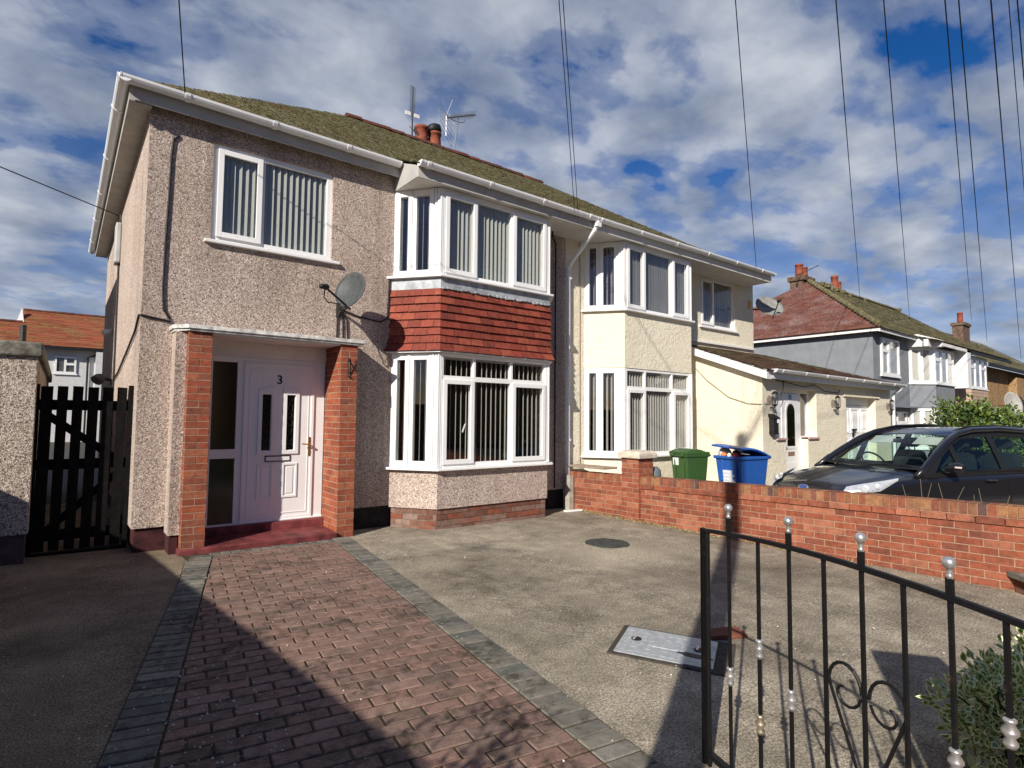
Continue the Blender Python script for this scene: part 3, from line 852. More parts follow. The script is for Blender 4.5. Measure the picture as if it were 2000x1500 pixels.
def pot(parent, x, y, z0, z1, r=.135, cowl=False):
    mb = MB(); h = z1 - z0
    mb.lathe((x, y, z0), [(r * .9, 0), (r * 1.02, h * .25), (r * 1.05, h * .5), (r * .95, h * .85), (r * 1.12, h * .87), (r * 1.12, h * .97), (r * .85, h), (r * .7, h * .9)], 18)
    mb.build('chimney_pot', CLAY, parent, smooth=True)
    if cowl:
        mb = MB(); mb.lathe((x, y, z1 - .02), [(r * 1.0, 0), (r * 1.25, .03), (r * 1.2, .16), (r * .8, .2)], 16, (-.25, .1, 1))
        mb.build('cowl', BLACKP, parent, smooth=True)
pot(H1, 6.33, 11.6, 7.72, 8.27, .15)
pot(H1, 6.68, 11.6, 7.72, 8.23, .15, True)
# eaves
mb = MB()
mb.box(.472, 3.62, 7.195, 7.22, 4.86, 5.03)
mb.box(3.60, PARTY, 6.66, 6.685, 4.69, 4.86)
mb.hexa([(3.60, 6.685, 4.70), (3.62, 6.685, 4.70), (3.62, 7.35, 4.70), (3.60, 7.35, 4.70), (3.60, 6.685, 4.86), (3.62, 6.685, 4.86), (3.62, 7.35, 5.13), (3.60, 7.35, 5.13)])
mb.hexa([(3.58, 6.62, 4.80), (3.60, 6.62, 4.80), (3.60, 7.36, 4.68), (3.58, 7.36, 4.68), (3.58, 6.62, 4.90), (3.60, 6.62, 4.90), (3.60, 7.36, 5.10), (3.58, 7.36, 5.10)]) if False else None
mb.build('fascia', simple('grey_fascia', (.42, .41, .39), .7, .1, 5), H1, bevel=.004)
mb = MB(); mb.box(.446, .63, 7.22, 15.0, 4.845, 4.86); mb.box(.42, .446, 7.195, 15.0, 4.845, 5.02); mb.box(.446, .472, 7.195, 7.22, 4.845, 5.02)
mb.build('soffit', SOFFIT, H1)
mb = MB(); mb.box(3.62, PARTY, 6.685, 7.349, 4.705, 4.72); mb.build('soffit', SOFFITW, H1)
mb = MB(); gutter(mb, (.33, 7.125, 5.05), (3.56, 7.125, 5.03), first=.62, br=.93); mb.build('gutter', GUTTERW, H1)
mb = MB(); gutter(mb, (3.59, 6.60, 4.885), (PARTY, 6.60, 4.875), first=.12, br=1.02); mb.build('gutter', GUTTERW, H1)
mb = MB(); gutter(mb, (.365, 7.08, 5.045), (.365, 15.3, 5.02), first=.8, br=1.6); mb.build('gutter', GUTTERW, H1)
# porch: canopy, pillars, step, lining
mb = MB(); mb.prism([(1.03, 6.94), (3.045, 6.94), (3.045, 7.352), (.90, 7.352), (.90, 7.12)], 2.425, 2.468)
mb.prism([(1.045, 6.958), (3.025, 6.958), (3.025, 7.349), (.92, 7.349), (.92, 7.125)], 2.40, 2.426)
mb.build('canopy', CANOPY, H1, bevel=.004)
mb = MB(); mb.box(1.282, 2.728, 6.99, 7.499, 2.385, 2.4005); mb.box(1.276, 1.30, 7.352, 7.52, .1, 2.384); mb.box(1.30, 2.735, 7.50, 7.56, 2.205, 2.384)
mb.build('porch_lining', WHITEP, H1)
for x0, x1, zb in ((1.042, 1.276, .07), (2.735, 2.957, -.02)):
    mb = MB(); mb.box(x0 + .002, x1 - .002, 6.992, 7.499, zb - .03, 2.399, 1)
    n = int((2.40 - zb) / .075)
    rh = (2.40 - zb) / n
    Fp = Fr((x0, 6.992), (1, 0), (0, -1)); wd = x1 - x0
    for k in range(n):
        z = zb + k * rh
        if k % 2: bricks(mb, Fp, 0, wd, z, 1, rh=rh, bl=wd + .02)
        else: bricks(mb, Fp, 0, wd, z, 1, rh=rh, bl=wd / 2)
    for side in (0, 1):
        Fs = Fr((x0 + .002, 7.499), (0, -1), (-1, 0)) if side == 0 else Fr((x1 - .002, 6.992), (0, 1), (1, 0))
        bricks(mb, Fs, 0, .507, zb, n, rh=rh, bl=.169, phase=.0)
    mb.build('brick_pillar', [BRICK, MORTAR], H1)
mb = MB(); mb.hexa([(1.02, 6.935, -.03), (2.732, 6.935, -.03), (2.732, 7.56, -.03), (1.02, 7.56, -.03), (1.02, 6.935, .068), (2.732, 6.935, .062), (2.732, 7.56, .085), (1.02, 7.56, .085)])
mb.box(1.29, 2.734, 7.43, 7.62, .05, .178)
mb.build('step', REDSTEP, H1, bevel=.012)
# front door
FD = Fr((0, 7.52), (1, 0), (0, -1))
mb, gm = MB(), MB()
holes = [(1.388, 1.66, .20, .974), (1.388, 1.66, 1.085, 2.135), (1.755, 2.575, .215, 2.12)]
for a, b, c, d in rect_minus(1.30, 2.735, .18, 2.205, holes): FD.box(mb, a, b, -.07, 0, c, d)
for a, b, c, d in rect_minus(1.735, 2.595, .19, 2.14, [(1.772, 2.558, .235, 2.10)]): FD.box(mb, a, b, .001, .02, c, d)   # frame rebate
FD.box(mb, 1.30, 2.735, 0, .03, .18, .20)
fd = mb.build('front_door', UPVC, H1, bevel=.004, label='white panelled front door numbered 3')
for c, d in ((.18, .99), (1.07, 2.15)):
    gm = MB(); FD.box(gm, 1.37, 1.68, -.04, -.03, c, d); gm.build('pane', GLASS_DARK, fd)
mb = MB()
dh = [(1.955, 2.060, 1.06, 1.775), (2.252, 2.352, 1.06, 1.775)]
for a, b, c, d in rect_minus(1.76, 2.57, .225, 2.11, dh): FD.box(mb, a, b, -.04, .012, c, d)
for a, b, c, d in rect_minus(1.80, 2.53, .27, 2.07, [(1.812, 2.518, .282, 2.058)]): FD.box(mb, a, b, .012, .017, c, d)
for i, (a, b, c, d) in enumerate(dh):                                   # raised window mouldings with sloped heads
    e = .05; zl, zr = (d + .035, d + .085) if i == 0 else (d + .085, d + .035)
    for (p, q, r_, s_) in ((a - e, a - .004, c - e, None), (b + .004, b + e, c - e, None)):
        zt0, zt1 = (zl if p < a else zl + (zr - zl) * .8), (zl + (zr - zl) * .2 if p < a else zr)
        mb.hexa([FD.P(p, .012, r_), FD.P(q, .012, r_), FD.P(q, .03, r_), FD.P(p, .03, r_)][::-1] + [FD.P(p, .012, zt0), FD.P(q, .012, zt1), FD.P(q, .03, zt1), FD.P(p, .03, zt0)][::-1])
    FD.box(mb, a - .004, b + .004, .012, .03, c - e, c - .004)
    mb.hexa([FD.P(a - .004, .03, d - .02), FD.P(b + .004, .03, d - .02), FD.P(b + .004, .012, d - .02), FD.P(a - .004, .012, d - .02), FD.P(a - .004, .03, zl + (zr - zl) * .2), FD.P(b + .004, .03, zl + (zr - zl) * .8), FD.P(b + .004, .012, zl + (zr - zl) * .8), FD.P(a - .004, .012, zl + (zr - zl) * .2)])
for a, b, c, d in ((1.912, 2.105, .455, .895), (2.21, 2.398, .465, .895)):
    for p, q, r_, s_ in rect_minus(a, b, c, d, [(a + .025, b - .025, c + .025, d - .025)]): FD.box(mb, p, q, .012, .024, r_, s_)
    FD.box(mb, a + .05, b - .05, .012, .018, c + .05, d - .05)
mb.build('door_leaf', UPVC, fd, bevel=.003)
for a, b, c, d in dh:
    gm = MB(); FD.box(gm, a - .01, b + .01, -.02, -.012, c - .01, d + .01); gm.build('pane', GLASS_DARK, fd)
for a, b, c, d in dh:                                                   # leaded scrolls
    mb = MB()
    cx = (a + b) / 2
    for k in range(7):
        z = c + .06 + k * (d - c - .1) / 6.5; rr = .022 + .008 * (k % 2)
        mb.tube([FD.P(cx + rr * cos(t * pi / 5 + k), -.009, z + 1.5 * rr * sin(t * pi / 5 + k)) for t in range(9)], .0022, 5)
    mb.build('leading', DARKSTEEL, fd)
mb = MB()
for a, b, c, d in rect_minus(2.0, 2.312, .917, .993, [(2.014, 2.298, .931, .979)]): FD.box(mb, a, b, .012, .02, c, d, 1)
FD.box(mb, 2.014, 2.298, .012, .024, .931, .979, 0)
mb.build('letter_plate', [UPVC, BLACKP], fd)
mb = MB(); FD.box(mb, 2.528, 2.556, .018, .028, .98, 1.22); mb.tube([FD.P(2.542, .02, 1.125), FD.P(2.542, .06, 1.125), FD.P(2.53, .066, 1.127), FD.P(2.44, .066, 1.132)], .0095); FD.box(mb, 2.535, 2.549, .028, .034, 1.02, 1.05)
mb.build('handle', BRASS, fd, bevel=.003)
text_mesh('house_number', '3', .155, BLACKP, fd, FD.P(2.152, .014, 1.94), (Rd(90), 0, 0), .006)
# rain pipe on the party line
mb = MB()
mb.tube([(6.97, 6.60, 4.83), (6.97, 6.60, 4.74)], .045, 12)
mb.tube([(6.97, 6.60, 4.76), (6.965, 6.66, 4.67), (6.96, 7.22, 4.24), (6.96, 7.29, 4.14), (6.96, 7.29, .10), (6.96, 7.22, .02)], .040, 12)
mb.box(6.92, 7.02, 6.55, 6.65, 4.72, 4.79)
for z in (3.95, 2.35, 1.1): mb.box(6.915, 7.005, 7.25, 7.35, z, z + .035)
mb.build('downpipe', GUTTERW, H1)

# ---------------- right half: cream ----------------
H2 = thing('semi_detached_house', 'cream stucco house with plain bay, green-edged small window and garage extension', 'house', (10.1, 7.35, 0))
mb = MB(); F2 = FACX(7.352)
X1 = 13.29
facade(mb, F2, 6.952, X1, -.3, 4.9, [(7.54, 10.18, .80, 2.40), (7.54, 10.18, 3.45, 4.72), (11.07, 12.47, 3.575, 4.71)])
mb.box(13.04, X1, 7.61, 14.6, -.3, 4.82); mb.box(6.952, X1, 14.6, 14.85, -.3, 4.82)
bR = [(x, y) for x, y in BAY_R]
mb.prism([tuple(p) for p in offset_bay(bR, .0)], -.3, .80)
mb.prism([tuple(p) for p in offset_bay(bR, .012)], 2.405, 3.445)
# garage extension
GY = 5.70; GX0, GX1 = 10.6, 17.08
Fg = FACX(GY)
facade(mb, Fg, GX0, GX1, -.3, 2.40, [(11.50, 12.44, -.3, 2.13), (11.12, 11.50, 1.13, 2.13), (12.44, 12.86, 1.13, 2.13), (14.36, 16.1, -.3, 2.05)])
mb.hexa([(GX0, GY + .25, -.3), (GX0 + .2, GY + .25, -.3), (GX0 + .2, 7.35, -.3), (GX0, 7.35, -.3), (GX0, GY + .25, 2.44), (GX0 + .2, GY + .25, 2.44), (GX0 + .2, 7.35, 3.03), (GX0, 7.35, 3.03)])
mb.box(GX1 - .2, GX1, GY + .25, 12, -.3, 2.4)
mb.box(11.0, 13.0, GY - .035, GY, 2.135, 2.18); mb.box(14.2, 16.3, GY - .035, GY, 2.06, 2.10)
mb.build('wall', CREAM, H2)
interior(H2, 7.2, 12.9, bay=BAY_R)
LU2 = lights_front(7.865, 8.434, 9.259, 9.855, 3.46, 4.70)
bay_window(H2, BAY_R, 3.46, 4.70, LU2, SIDEF, BLIND_GREY, 'upper bay window', blind_ang=-12)
LL2 = lights_front(7.865, 8.434, 9.259, 9.855, .83, 2.40, 2.05)
bay_window(H2, BAY_R, .83, 2.40, LL2, SIDEF, BLIND_PALE, 'lower bay window with small top lights', blind_ang=-78)
w2 = flat_window(H2, F2, 11.07, 12.47, 3.575, 4.71, 11.62, True, BLIND_GREY, bang=-15, label='small upper window with green curtain edge')
GREEN = simple('green_curtain', (.02, .16, .05), .9, .2)
mb = MB(); F2.box(mb, 12.30, 12.40, -.14, -.12, 3.63, 4.6); mb.build('curtain', GREEN, w2)
mb = MB(); mb.box(10.35, X1, 7.30, 7.352, 3.19, 3.23); mb.build('drip_trim', WHITEP, H2)
roof2 = roof_half(H2, (PARTY, 99))
mb = MB(); mb.box(PARTY, 12.87, 6.66, 6.685, 4.69, 4.86); mb.box(12.85, 12.87, 6.685, 7.35, 4.70, 4.95); mb.box(12.87, 13.45, 7.195, 7.22, 4.86, 5.03); mb.box(13.44, 13.465, 7.195, 15.0, 4.86, 5.02); mb.build('fascia', SOFFITW, H2)
mb = MB(); mb.box(PARTY, 12.85, 6.685, 7.349, 4.705, 4.72); mb.box(12.87, 13.44, 7.22, 15.0, 4.845, 4.86); mb.build('soffit', SOFFITW, H2)
mb = MB(); gutter(mb, (PARTY, 6.60, 4.875), (12.86, 6.60, 4.885), first=.1, br=1.05); gutter(mb, (12.80, 7.125, 5.035), (13.57, 7.125, 5.03), first=.3, br=.25); mb.build('gutter', GUTTERW, H2)
# extension roof
mb = MB(); RG = lambda y: 2.44 + .36 * (y - 5.50)
ER = lambda y: 17.25 - (y - 5.5) * 1.9
mb.poly([(10.42, 5.5, 2.43), (17.25, 5.5, 2.43), (ER(7.35), 7.35, RG(7.35)), (10.42, 7.35, RG(7.35))], 1)
mb.poly([(17.25, 5.5, 2.43), (17.3, 12, 2.43), (13.3, 12, 3.2), (13.3, 7.35, RG(7.35)), (ER(7.35), 7.35, RG(7.35))], 1)
tile_rows(mb, 5.46, 7.30, RG, lambda y: (10.42, ER(y)), gauge=.12, tw=.25, lift=.02)
mb.build('extension_roof', [ROOF_BROWN, ROOF_BROWN], H2)
mb = MB()
mb.hexa([(10.44, 5.52, 2.27), (10.62, 5.52, 2.27), (10.62, 7.349, 2.93), (10.44, 7.349, 2.93), (10.44, 5.52, 2.45), (10.62, 5.52, 2.45), (10.62, 7.349, 3.115), (10.44, 7.349, 3.115)])
mb.box(10.62, 17.2, 5.525, 5.55, 2.29, 2.42); mb.box(10.62, 17.1, 5.55, 5.699, 2.30, 2.315)
mb.build('bargeboard', WHITEP, H2, bevel=.005)
mb = MB(); gutter(mb, (10.62, 5.46, 2.47), (17.35, 5.46, 2.45), first=.25, br=.95); mb.build('gutter', GUTTERW, H2)
mb = MB(); mb.tube([(17.2, 5.46, 2.40), (17.2, 5.5, 2.32), (17.12, 5.64, 2.18), (17.12, 5.64, -.2)], .036, 10); mb.build('downpipe', GUTTERW, H2)
# extension door with side lights
mb, gm = MB(), MB(); Fx = FACX(5.86)
for a, b, c, d in rect_minus(11.12, 12.86, -.3, 2.13, [(11.17, 11.42, 1.16, 2.07), (12.46, 12.80, 1.16, 2.07), (11.62, 12.36, -.25, 2.06)]): Fx.box(mb, a, b, -.07, 0, c, d)
xd = mb.build('front_door', UPVC, H2, bevel=.004, label='white door with tall oval glass and narrow side windows')
for a, b in ((11.15, 11.44), (12.44, 12.82)):
    gm = MB(); Fx.box(gm, a, b, -.04, -.03, 1.14, 2.09); gm.build('pane', GLASS, xd)
ROSE = simple('rose_sill', (.45, .30, .29), .8)
for a, b in ((11.09, 11.5), (12.44, 12.9)):
    mb = MB(); Fx.box(mb, a, b, .02, .20, 1.10, 1.135); mb.build('sill', ROSE, xd)
mb = MB(); Fx.box(mb, 11.63, 12.35, -.03, .012, -.25, 2.05)
ov = lambda rx, z0, z1: [(11.99 + rx * cos(t * pi / 16), z1 - rx * 1.1 + rx * 1.1 * sin(t * pi / 16)) for t in range(17)] + [(11.99 - rx, z0), (11.99 + rx, z0)]
def plate(mb, F, pts, w0, w1, m=0):
    n = len(pts); v = [F.P(u, w0, z) for u, z in pts] + [F.P(u, w1, z) for u, z in pts]
    fs = [(i, (i + 1) % n, n + (i + 1) % n, n + i) for i in range(n)] + [tuple(range(n - 1, -1, -1)), tuple(range(n, 2 * n))]
    if F.U.cross(F.N).z < 0: fs = [f[::-1] for f in fs]
    mb.faces(v, fs, m)
plate(mb, Fx, ov(.225, .90, 1.90), .012, .022); plate(mb, Fx, [(11.72, .12), (12.26, .12), (12.26, .62), (11.72, .62)], .012, .02)
mb.build('door_leaf', UPVC, xd, bevel=.003)
mb = MB(); plate(mb, Fx, ov(.165, .96, 1.84), .0225, .026); mb.build('pane', GLASS_DARK, xd)
mb = MB(); Fx.box(mb, 11.86, 12.14, .012, .022, .76, .84); mb.build('letter_plate', simple('brown_letter_plate', (.24, .14, .10), .5), xd)
mb = MB(); Fx.box(mb, 11.93, 12.05, .012, .018, 1.93, 2.03); mb.build('number_plaque', simple('blue_plaque', (.15, .36, .75), .4), xd)
# garage door
mb = MB(); Fq = FACX(5.88)
Fq.box(mb, 14.36, 16.1, -.05, 0, -.3, 1.87); Fq.box(mb, 14.36, 16.1, -.05, .01, 1.88, 2.05)
for a in (14.42, 15.02, 15.62):
    for c in (-.2, .5, 1.2): 
        b, d = a + .5, c + .6
        for p, q, r_, s_ in rect_minus(a, b, c, d, [(a + .04, b - .04, c + .04, d - .04)]): Fq.box(mb, p, q, 0, .014, r_, s_)
        Fq.box(mb, a + .1, b - .1, 0, .012, c + .1, d - .1)
gd = mb.build('garage_door', UPVC, H2, bevel=.003, label='white panelled garage door with black handle')
mb = MB(); Fq.box(mb, 15.12, 15.16, .002, .04, 1.10, 1.30); Fq.box(mb, 15.12, 15.30, .03, .05, 1.26, 1.30); Fq.box(mb, 15.12, 15.25, .03, .045, 1.19, 1.215); mb.build('handle', BLACKP, gd)

# ------------------------------------------------------------------ left: outbuilding, timber gate, fence, neighbour's house
OB = thing('outbuilding', 'roughcast outbuilding with a lichen-covered concrete coping beside the black gate', 'outbuilding', (-2, 7.41, 0))
mb = MB(); mb.box(-4.2, -.215, 7.41, 7.66, .31, 2.06); mb.box(-.465, -.215, 7.66, 13.4, .31, 2.06); mb.box(-4.2, -.215, 13.4, 13.6, .31, 2.06); mb.box(-4.2, -4.0, 7.66, 13.4, .31, 2.06)
mb.build('wall', PIER_DASH, OB)
mb = MB(); mb.box(-4.2, -.235, 7.43, 13.6, -.05, .31); mb.build('plinth', simple('ob_plinth', (.10, .075, .065), .95, .3, 12, bumpd=.01, bscale=20), OB)
mb = MB(); mb.box(-4.25, -.17, 7.37, 7.72, 2.055, 2.20); mb.box(-.53, -.17, 7.72, 13.6, 2.055, 2.20); mb.build('coping', COPE, OB, bevel=.02)
mb = MB(); mb.box(-4.1, -.4, 7.6, 13.5, 1.95, 2.0); mb.build('roof', ASPH, OB)
mb = MB(); mb.tube([(-.36, 7.9, 2.19), (-.36, 7.9, 2.42)], .03, 8); mb.build('vent_pipe', DARKSTEEL, OB)

GT = thing('side_gate', 'black timber picket gate between outbuilding and pink house', 'gate', (.2, 7.75, 0))
sl = [(-.18, -.08), (-.045, .045), (.085, .175), (.218, .312), (.348, .441), (.48, .57)]
for a, b in sl:
    mb = MB(); j = random.uniform(-.008, .008); mb.hexa([(a - .012, 7.738, .06), (b - .012, 7.738, .06), (b - .012, 7.76, .06), (a - .012, 7.76, .06), (a, 7.738, 1.785 + j), (b, 7.738, 1.785 + j * .5), (b, 7.76, 1.785 + j * .5), (a, 7.76, 1.785 + j)])
    mb.build('slat', BLACKWOOD, GT)
for z in (1.53, .90, .16):
    mb = MB(); mb.box(-.2, .6, 7.761, 7.80, z, z + .11); mb.build('rail', BLACKWOOD, GT)
for (za, zb) in ((1.50, .96), (.20, .88)):
    mb = MB()
    xa, xb = -.15, .55
    if za < zb: za, zb, flip = za, zb, True
    mb.hexa([(xa, 7.762, za - .05), (xb, 7.762, zb - .05), (xb, 7.795, zb - .05), (xa, 7.795, za - .05), (xa, 7.762, za + .05), (xb, 7.762, zb + .05), (xb, 7.795, zb + .05), (xa, 7.795, za + .05)])
    mb.build('brace', BLACKWOOD, GT)
for a, b in ((-.235, -.19), (.585, .628)):
    mb = MB(); mb.box(a, b, 7.72, 7.80, -.02, 1.80 if a < 0 else 1.815); mb.build('post', BLACKWOOD, GT)
mb = MB(); mb.box(-.19, .585, 7.70, 7.80, -.03, .045); mb.build('threshold', BLACKWOOD, GT)

FN = thing('fence', 'unseen close-boarded timber fence added on the left to shade the drive', 'fence', (-1.8, 2, 0))  # added out of view to cast the shadow edge on the drive
TIMBER = simple('fence_timber', (.12, .085, .055), .9, .3, 6, bumpd=.006)
mb = MB()
for i in range(69):
    y = -1.2 + i * .125; x = -1.54 - .098 * (y - 1.13) * 1.0
    mb.hexa([(x - .01, y, 0), (x + .01, y, 0), (x + .01, y + .122, 0), (x - .01, y + .122, 0), (x - .01, y, 1.79 + random.uniform(-.012, .012)), (x + .01, y, 1.80), (x + .01, y + .122, 1.80), (x - .01, y + .122, 1.79)])
mb.build('boards', TIMBER, FN)
for i in range(5):
    mb = MB(); y = -1.1 + i * 2.2; x = -1.64 - .098 * (y - 1.13); mb.box(x - .05, x + .05, y, y + .1, 0, 1.78); mb.build('post', TIMBER, FN)

def hip_house(root, x0, x1, y0, y1, ze, zr, wall, roofm, zb=-.5, ov=.3, party=None):
    mb = MB()
    t = .3
    mb.box(x0, x1, y0, y0 + t, zb, ze); mb.box(x0, x1, y1 - t, y1, zb, ze); mb.box(x0, x0 + t, y0 + t, y1 - t, zb, ze); mb.box(x1 - t, x1, y0 + t, y1 - t, zb, ze)
    mb.build('wall', wall, root)
    a, b, c, d = x0 - ov, x1 + ov, y0 - ov, y1 + ov; h = min(b - a, d - c) / 2
    mb = MB(); e = ze + .12
    if b - a > d - c: r0, r1 = (a + h, (c + d) / 2, zr), (b - h, (c + d) / 2, zr)
    else: r0, r1 = ((a + b) / 2, c + h, zr), ((a + b) / 2, d - h, zr)
    if b - a > d - c:
        mb.poly([(a, c, e), (b, c, e), r1, r0]); mb.poly([(b, c, e), (b, d, e), r1]); mb.poly([(b, d, e), (a, d, e), r0, r1]); mb.poly([(a, d, e), (a, c, e), r0])
    else:
        mb.poly([(a, c, e), (b, c, e), r0]); mb.poly([(b, c, e), (b, d, e), r1, r0]); mb.poly([(b, d, e), (a, d, e), r1]); mb.poly([(a, d, e), (a, c, e), r0, r1])
    mb.box(a, b, c, d, ze - .02, e - .005)
    return mb.build('roof', roofm, root)
NB = thing('detached_house', 'neighbouring house standing behind the roughcast outbuilding', 'house', (-5, 13, 0))
hip_house(NB, -9, -1.75, 10.35, 18, 5.0, 7.6, CREAM, ROOF_BROWN)

# house with orange roof behind
RH = thing('terraced_house', 'white house with an orange-red tiled roof far behind the black gate', 'house', (-2, 38, 0))
mb = MB(); mb.box(-14, 9, 38, 38.3, -.5, 4.9); mb.box(1.3, 4.2, 37.5, 38, -.5, 4.75)
mb.hexa([(-2.25, 41.35, 6.2), (-1.82, 41.2, 6.2), (-1.8, 41.5, 6.2), (-2.23, 41.7, 6.2), (-2.05, 42.6, 7.42), (-2.03, 42.6, 7.42), (-2.03, 42.9, 7.42), (-2.05, 42.9, 7.42)])
rhw = mb.build('wall', WHITE_RENDER, RH)
mb = MB(); zo = lambda y: 4.95 + .412 * (y - 37.6)
tile_rows(mb, 37.55, 41.0, zo, lambda y: (-15, 10), gauge=.3, tw=1.2, lift=.03, jit=.01)
tile_rows(mb, 41.0, 43.6, zo, lambda y: (-1.82 - .08 * (y - 41), 10), gauge=.3, tw=1.2, lift=.03, jit=.01)
mb.poly([(-15, 37.6, 4.94), (10, 37.6, 4.94), (10, 43.7, zo(43.7)), (-2.02, 43.7, zo(43.7)), (-1.82, 41.2, zo(41.2)), (-15, 41.2, zo(41.2))], 0)
mb.poly([(-15, 41.2, zo(41.2)), (-1.9, 41.2, zo(41.2)), (-1.9, 48, 4), (-15, 48, 4)]); mb.poly([(-2.02, 43.7, zo(43.7)), (10, 43.7, zo(43.7)), (10, 49, 4.8), (-2.02, 49, 4.8)])
mb.build('roof', ROOF_ORANGE, RH)
for a, b, y in ((-2.02, 10, 43.7), (-15, -1.9, 41.2)):
    mb = MB(); halfround(mb, (a, y, zo(y)), (b, y, zo(y)), .12, .4); mb.build('ridge', RIDGE, RH)
mb = MB(); mb.box(-15, 10, 37.5, 37.62, 4.78, 4.92); mb.build('gutter', BLACKP, RH)
def small_window(parent, F, u0, u1, z0, z1, lights, blind=None, rec=.04, name='window'):
    fm, gm = MB(), MB(); win_frame(fm, gm, F, u0, u1, z0, z1, lights, .07)
    o = fm.build(name, UPVC, parent); gm.build('pane', GLASS, o)
    sm = MB(); F.box(sm, u0 - .06, u1 + .06, .0, .08, z0 - .07, z0); sm.build('sill', UPVC, o)
    bm = MB(); F.box(bm, u0 + .03, u1 - .03, .004, .010, z0 + .03, z1 - .03); bm.build('curtain', blind or DARKIN, o)  # with no blind given, a dark sheet stands in for the unlit room
    return o

OP = thing('terraced_house', 'row of plain houses across the road behind the viewer', 'house', (20, -20, 0))
hip_house(OP, 6, 44, -24, -17, 5.1, 8.2, BROWN_DASH, ROOF_BROWN)
FR = FACX(38)
small_window(RH, FR, -.40, .49, 3.57, 4.46, [(-.32, -.02, 3.66, 4.38, False), (.09, .40, 4.12, 4.36, False), (.07, .41, 3.66, 4.0, False)])
mb = MB(); mb.tube([(1.3, 37.95, 4.6), (.97, 37.9, 4.45), (.97, 37.9, 0)], .05, 8); mb.build('downpipe', BLACKP, RH)
# right: grey pair of houses
H3 = thing('semi_detached_house', 'grey rendered house with a reddish hipped roof beyond the garage', 'house', (26, 7.95, 0))
g0 = -.4
F3 = FACX(7.95)
mb = MB()
facade(mb, F3, 22.36, 29.6, g0, 4.68, [(23.0, 24.7, 3.17, 4.50), (26.0, 29.4, .4, 4.35), (24.4, 26.0, g0, 1.86)])
mb.box(22.36, 22.6, 8.2, 17, g0, 4.68); mb.box(22.36, 29.6, 17, 17.2, g0, 4.68); mb.box(29.4, 29.6, 8.2, 17, g0, 4.68)
B3 = [(25.85, 7.95), (26.6, 7.3), (28.95, 7.3), (29.55, 7.95)]
mb.prism(B3, 2.02, 2.93); mb.prism(B3, g0, .45)
mb.box(22.45, 26.0, 7.72, 7.95, 2.0, 2.06)
mb.build('wall', GREY_DASH, H3)
small_window(H3, F3, 23.0, 24.7, 3.17, 4.50, [(23.1, 23.6, 4.1, 4.42, False), (23.1, 23.6, 3.25, 3.98, False), (23.75, 24.6, 3.25, 4.42, False)], NET)
def far_bay(parent, P, z0, z1, x0, x1, curtain, sidef=((.12, .38), (.55, .8))):
    fm, gm, cm = MB(), MB(), MB(); frs = bay_frames(P)
    F, ln = frs[1]; k = ln / 3
    ls = [(.1, k - .06, z0 + .1, z1 - .5, False), (.1, k - .06, z1 - .38, z1 - .1, False), (k + .06, 2 * k - .06, z0 + .1, z1 - .1, False), (2 * k + .06, ln - .1, z0 + .1, z1 - .5, False), (2 * k + .06, ln - .1, z1 - .38, z1 - .1, False)]
    win_frame(fm, gm, F, 0, ln, z0, z1, ls); F.box(cm, .05, ln - .05, -.06, -.045, z0 + .05, z1 - .05)
    for i in (0, 2):
        F, ln = frs[i]; ls = [((a if i == 0 else 1 - b) * ln, (b if i == 0 else 1 - a) * ln, z0 + .1, z1 - .1, False) for a, b in sidef]
        win_frame(fm, gm, F, 0, ln, z0, z1, ls); F.box(cm, .06, ln - .06, -.06, -.045, z0 + .05, z1 - .05)
    o = fm.build('bay_window', UPVC, parent); gm.build('pane', GLASS, o); cm.build('curtain', curtain, o)
    sm = MB(); sm.prism([tuple(p) for p in offset_bay(P, .06)], z0 - .05, z0 - .002); sm.build('sill', UPVC, o)
far_bay(H3, B3, 2.98, 4.36, 26.6, 28.95, NET)
far_bay(H3, B3, .45, 2.0, 26.6, 28.95, NET)
mb = MB(); mb.box(25.7, 26.9, 7.25, 7.4, 4.36, 4.62); mb.prism([(25.75, 7.95), (25.75, 7.6), (26.45, 7.02), (26.7, 7.02), (26.7, 7.95)], 4.37, lambda x, y: 4.62 + (.22 if y > 7.5 else 0)); mb.box(26.4, 29.6, 7.0, 7.06, 4.40, 4.52)
mb.box(22.1, 25.7, 7.62, 7.68, 4.60, 4.74); mb.box(22.1, 22.15, 7.68, 17, 4.62, 4.74)
mb.build('fascia', WHITEP, H3)
mb = MB(); Fd = FACX(8.0); 
for a, b, c, d in rect_minus(24.4, 26.0, g0, 1.86, [(24.48, 24.62, 1.5, 1.78), (24.75, 25.6, 1.5, 1.8), (25.7, 25.9, 1.5, 1.78)]): Fd.box(mb, a, b, -.06, 0, c, d)
pd = mb.build('front_door', UPVC, H3); mb = MB(); Fd.box(mb, 24.42, 25.98, -.05, -.04, 1.45, 1.82); mb.build('pane', GLASS_DARK, pd)
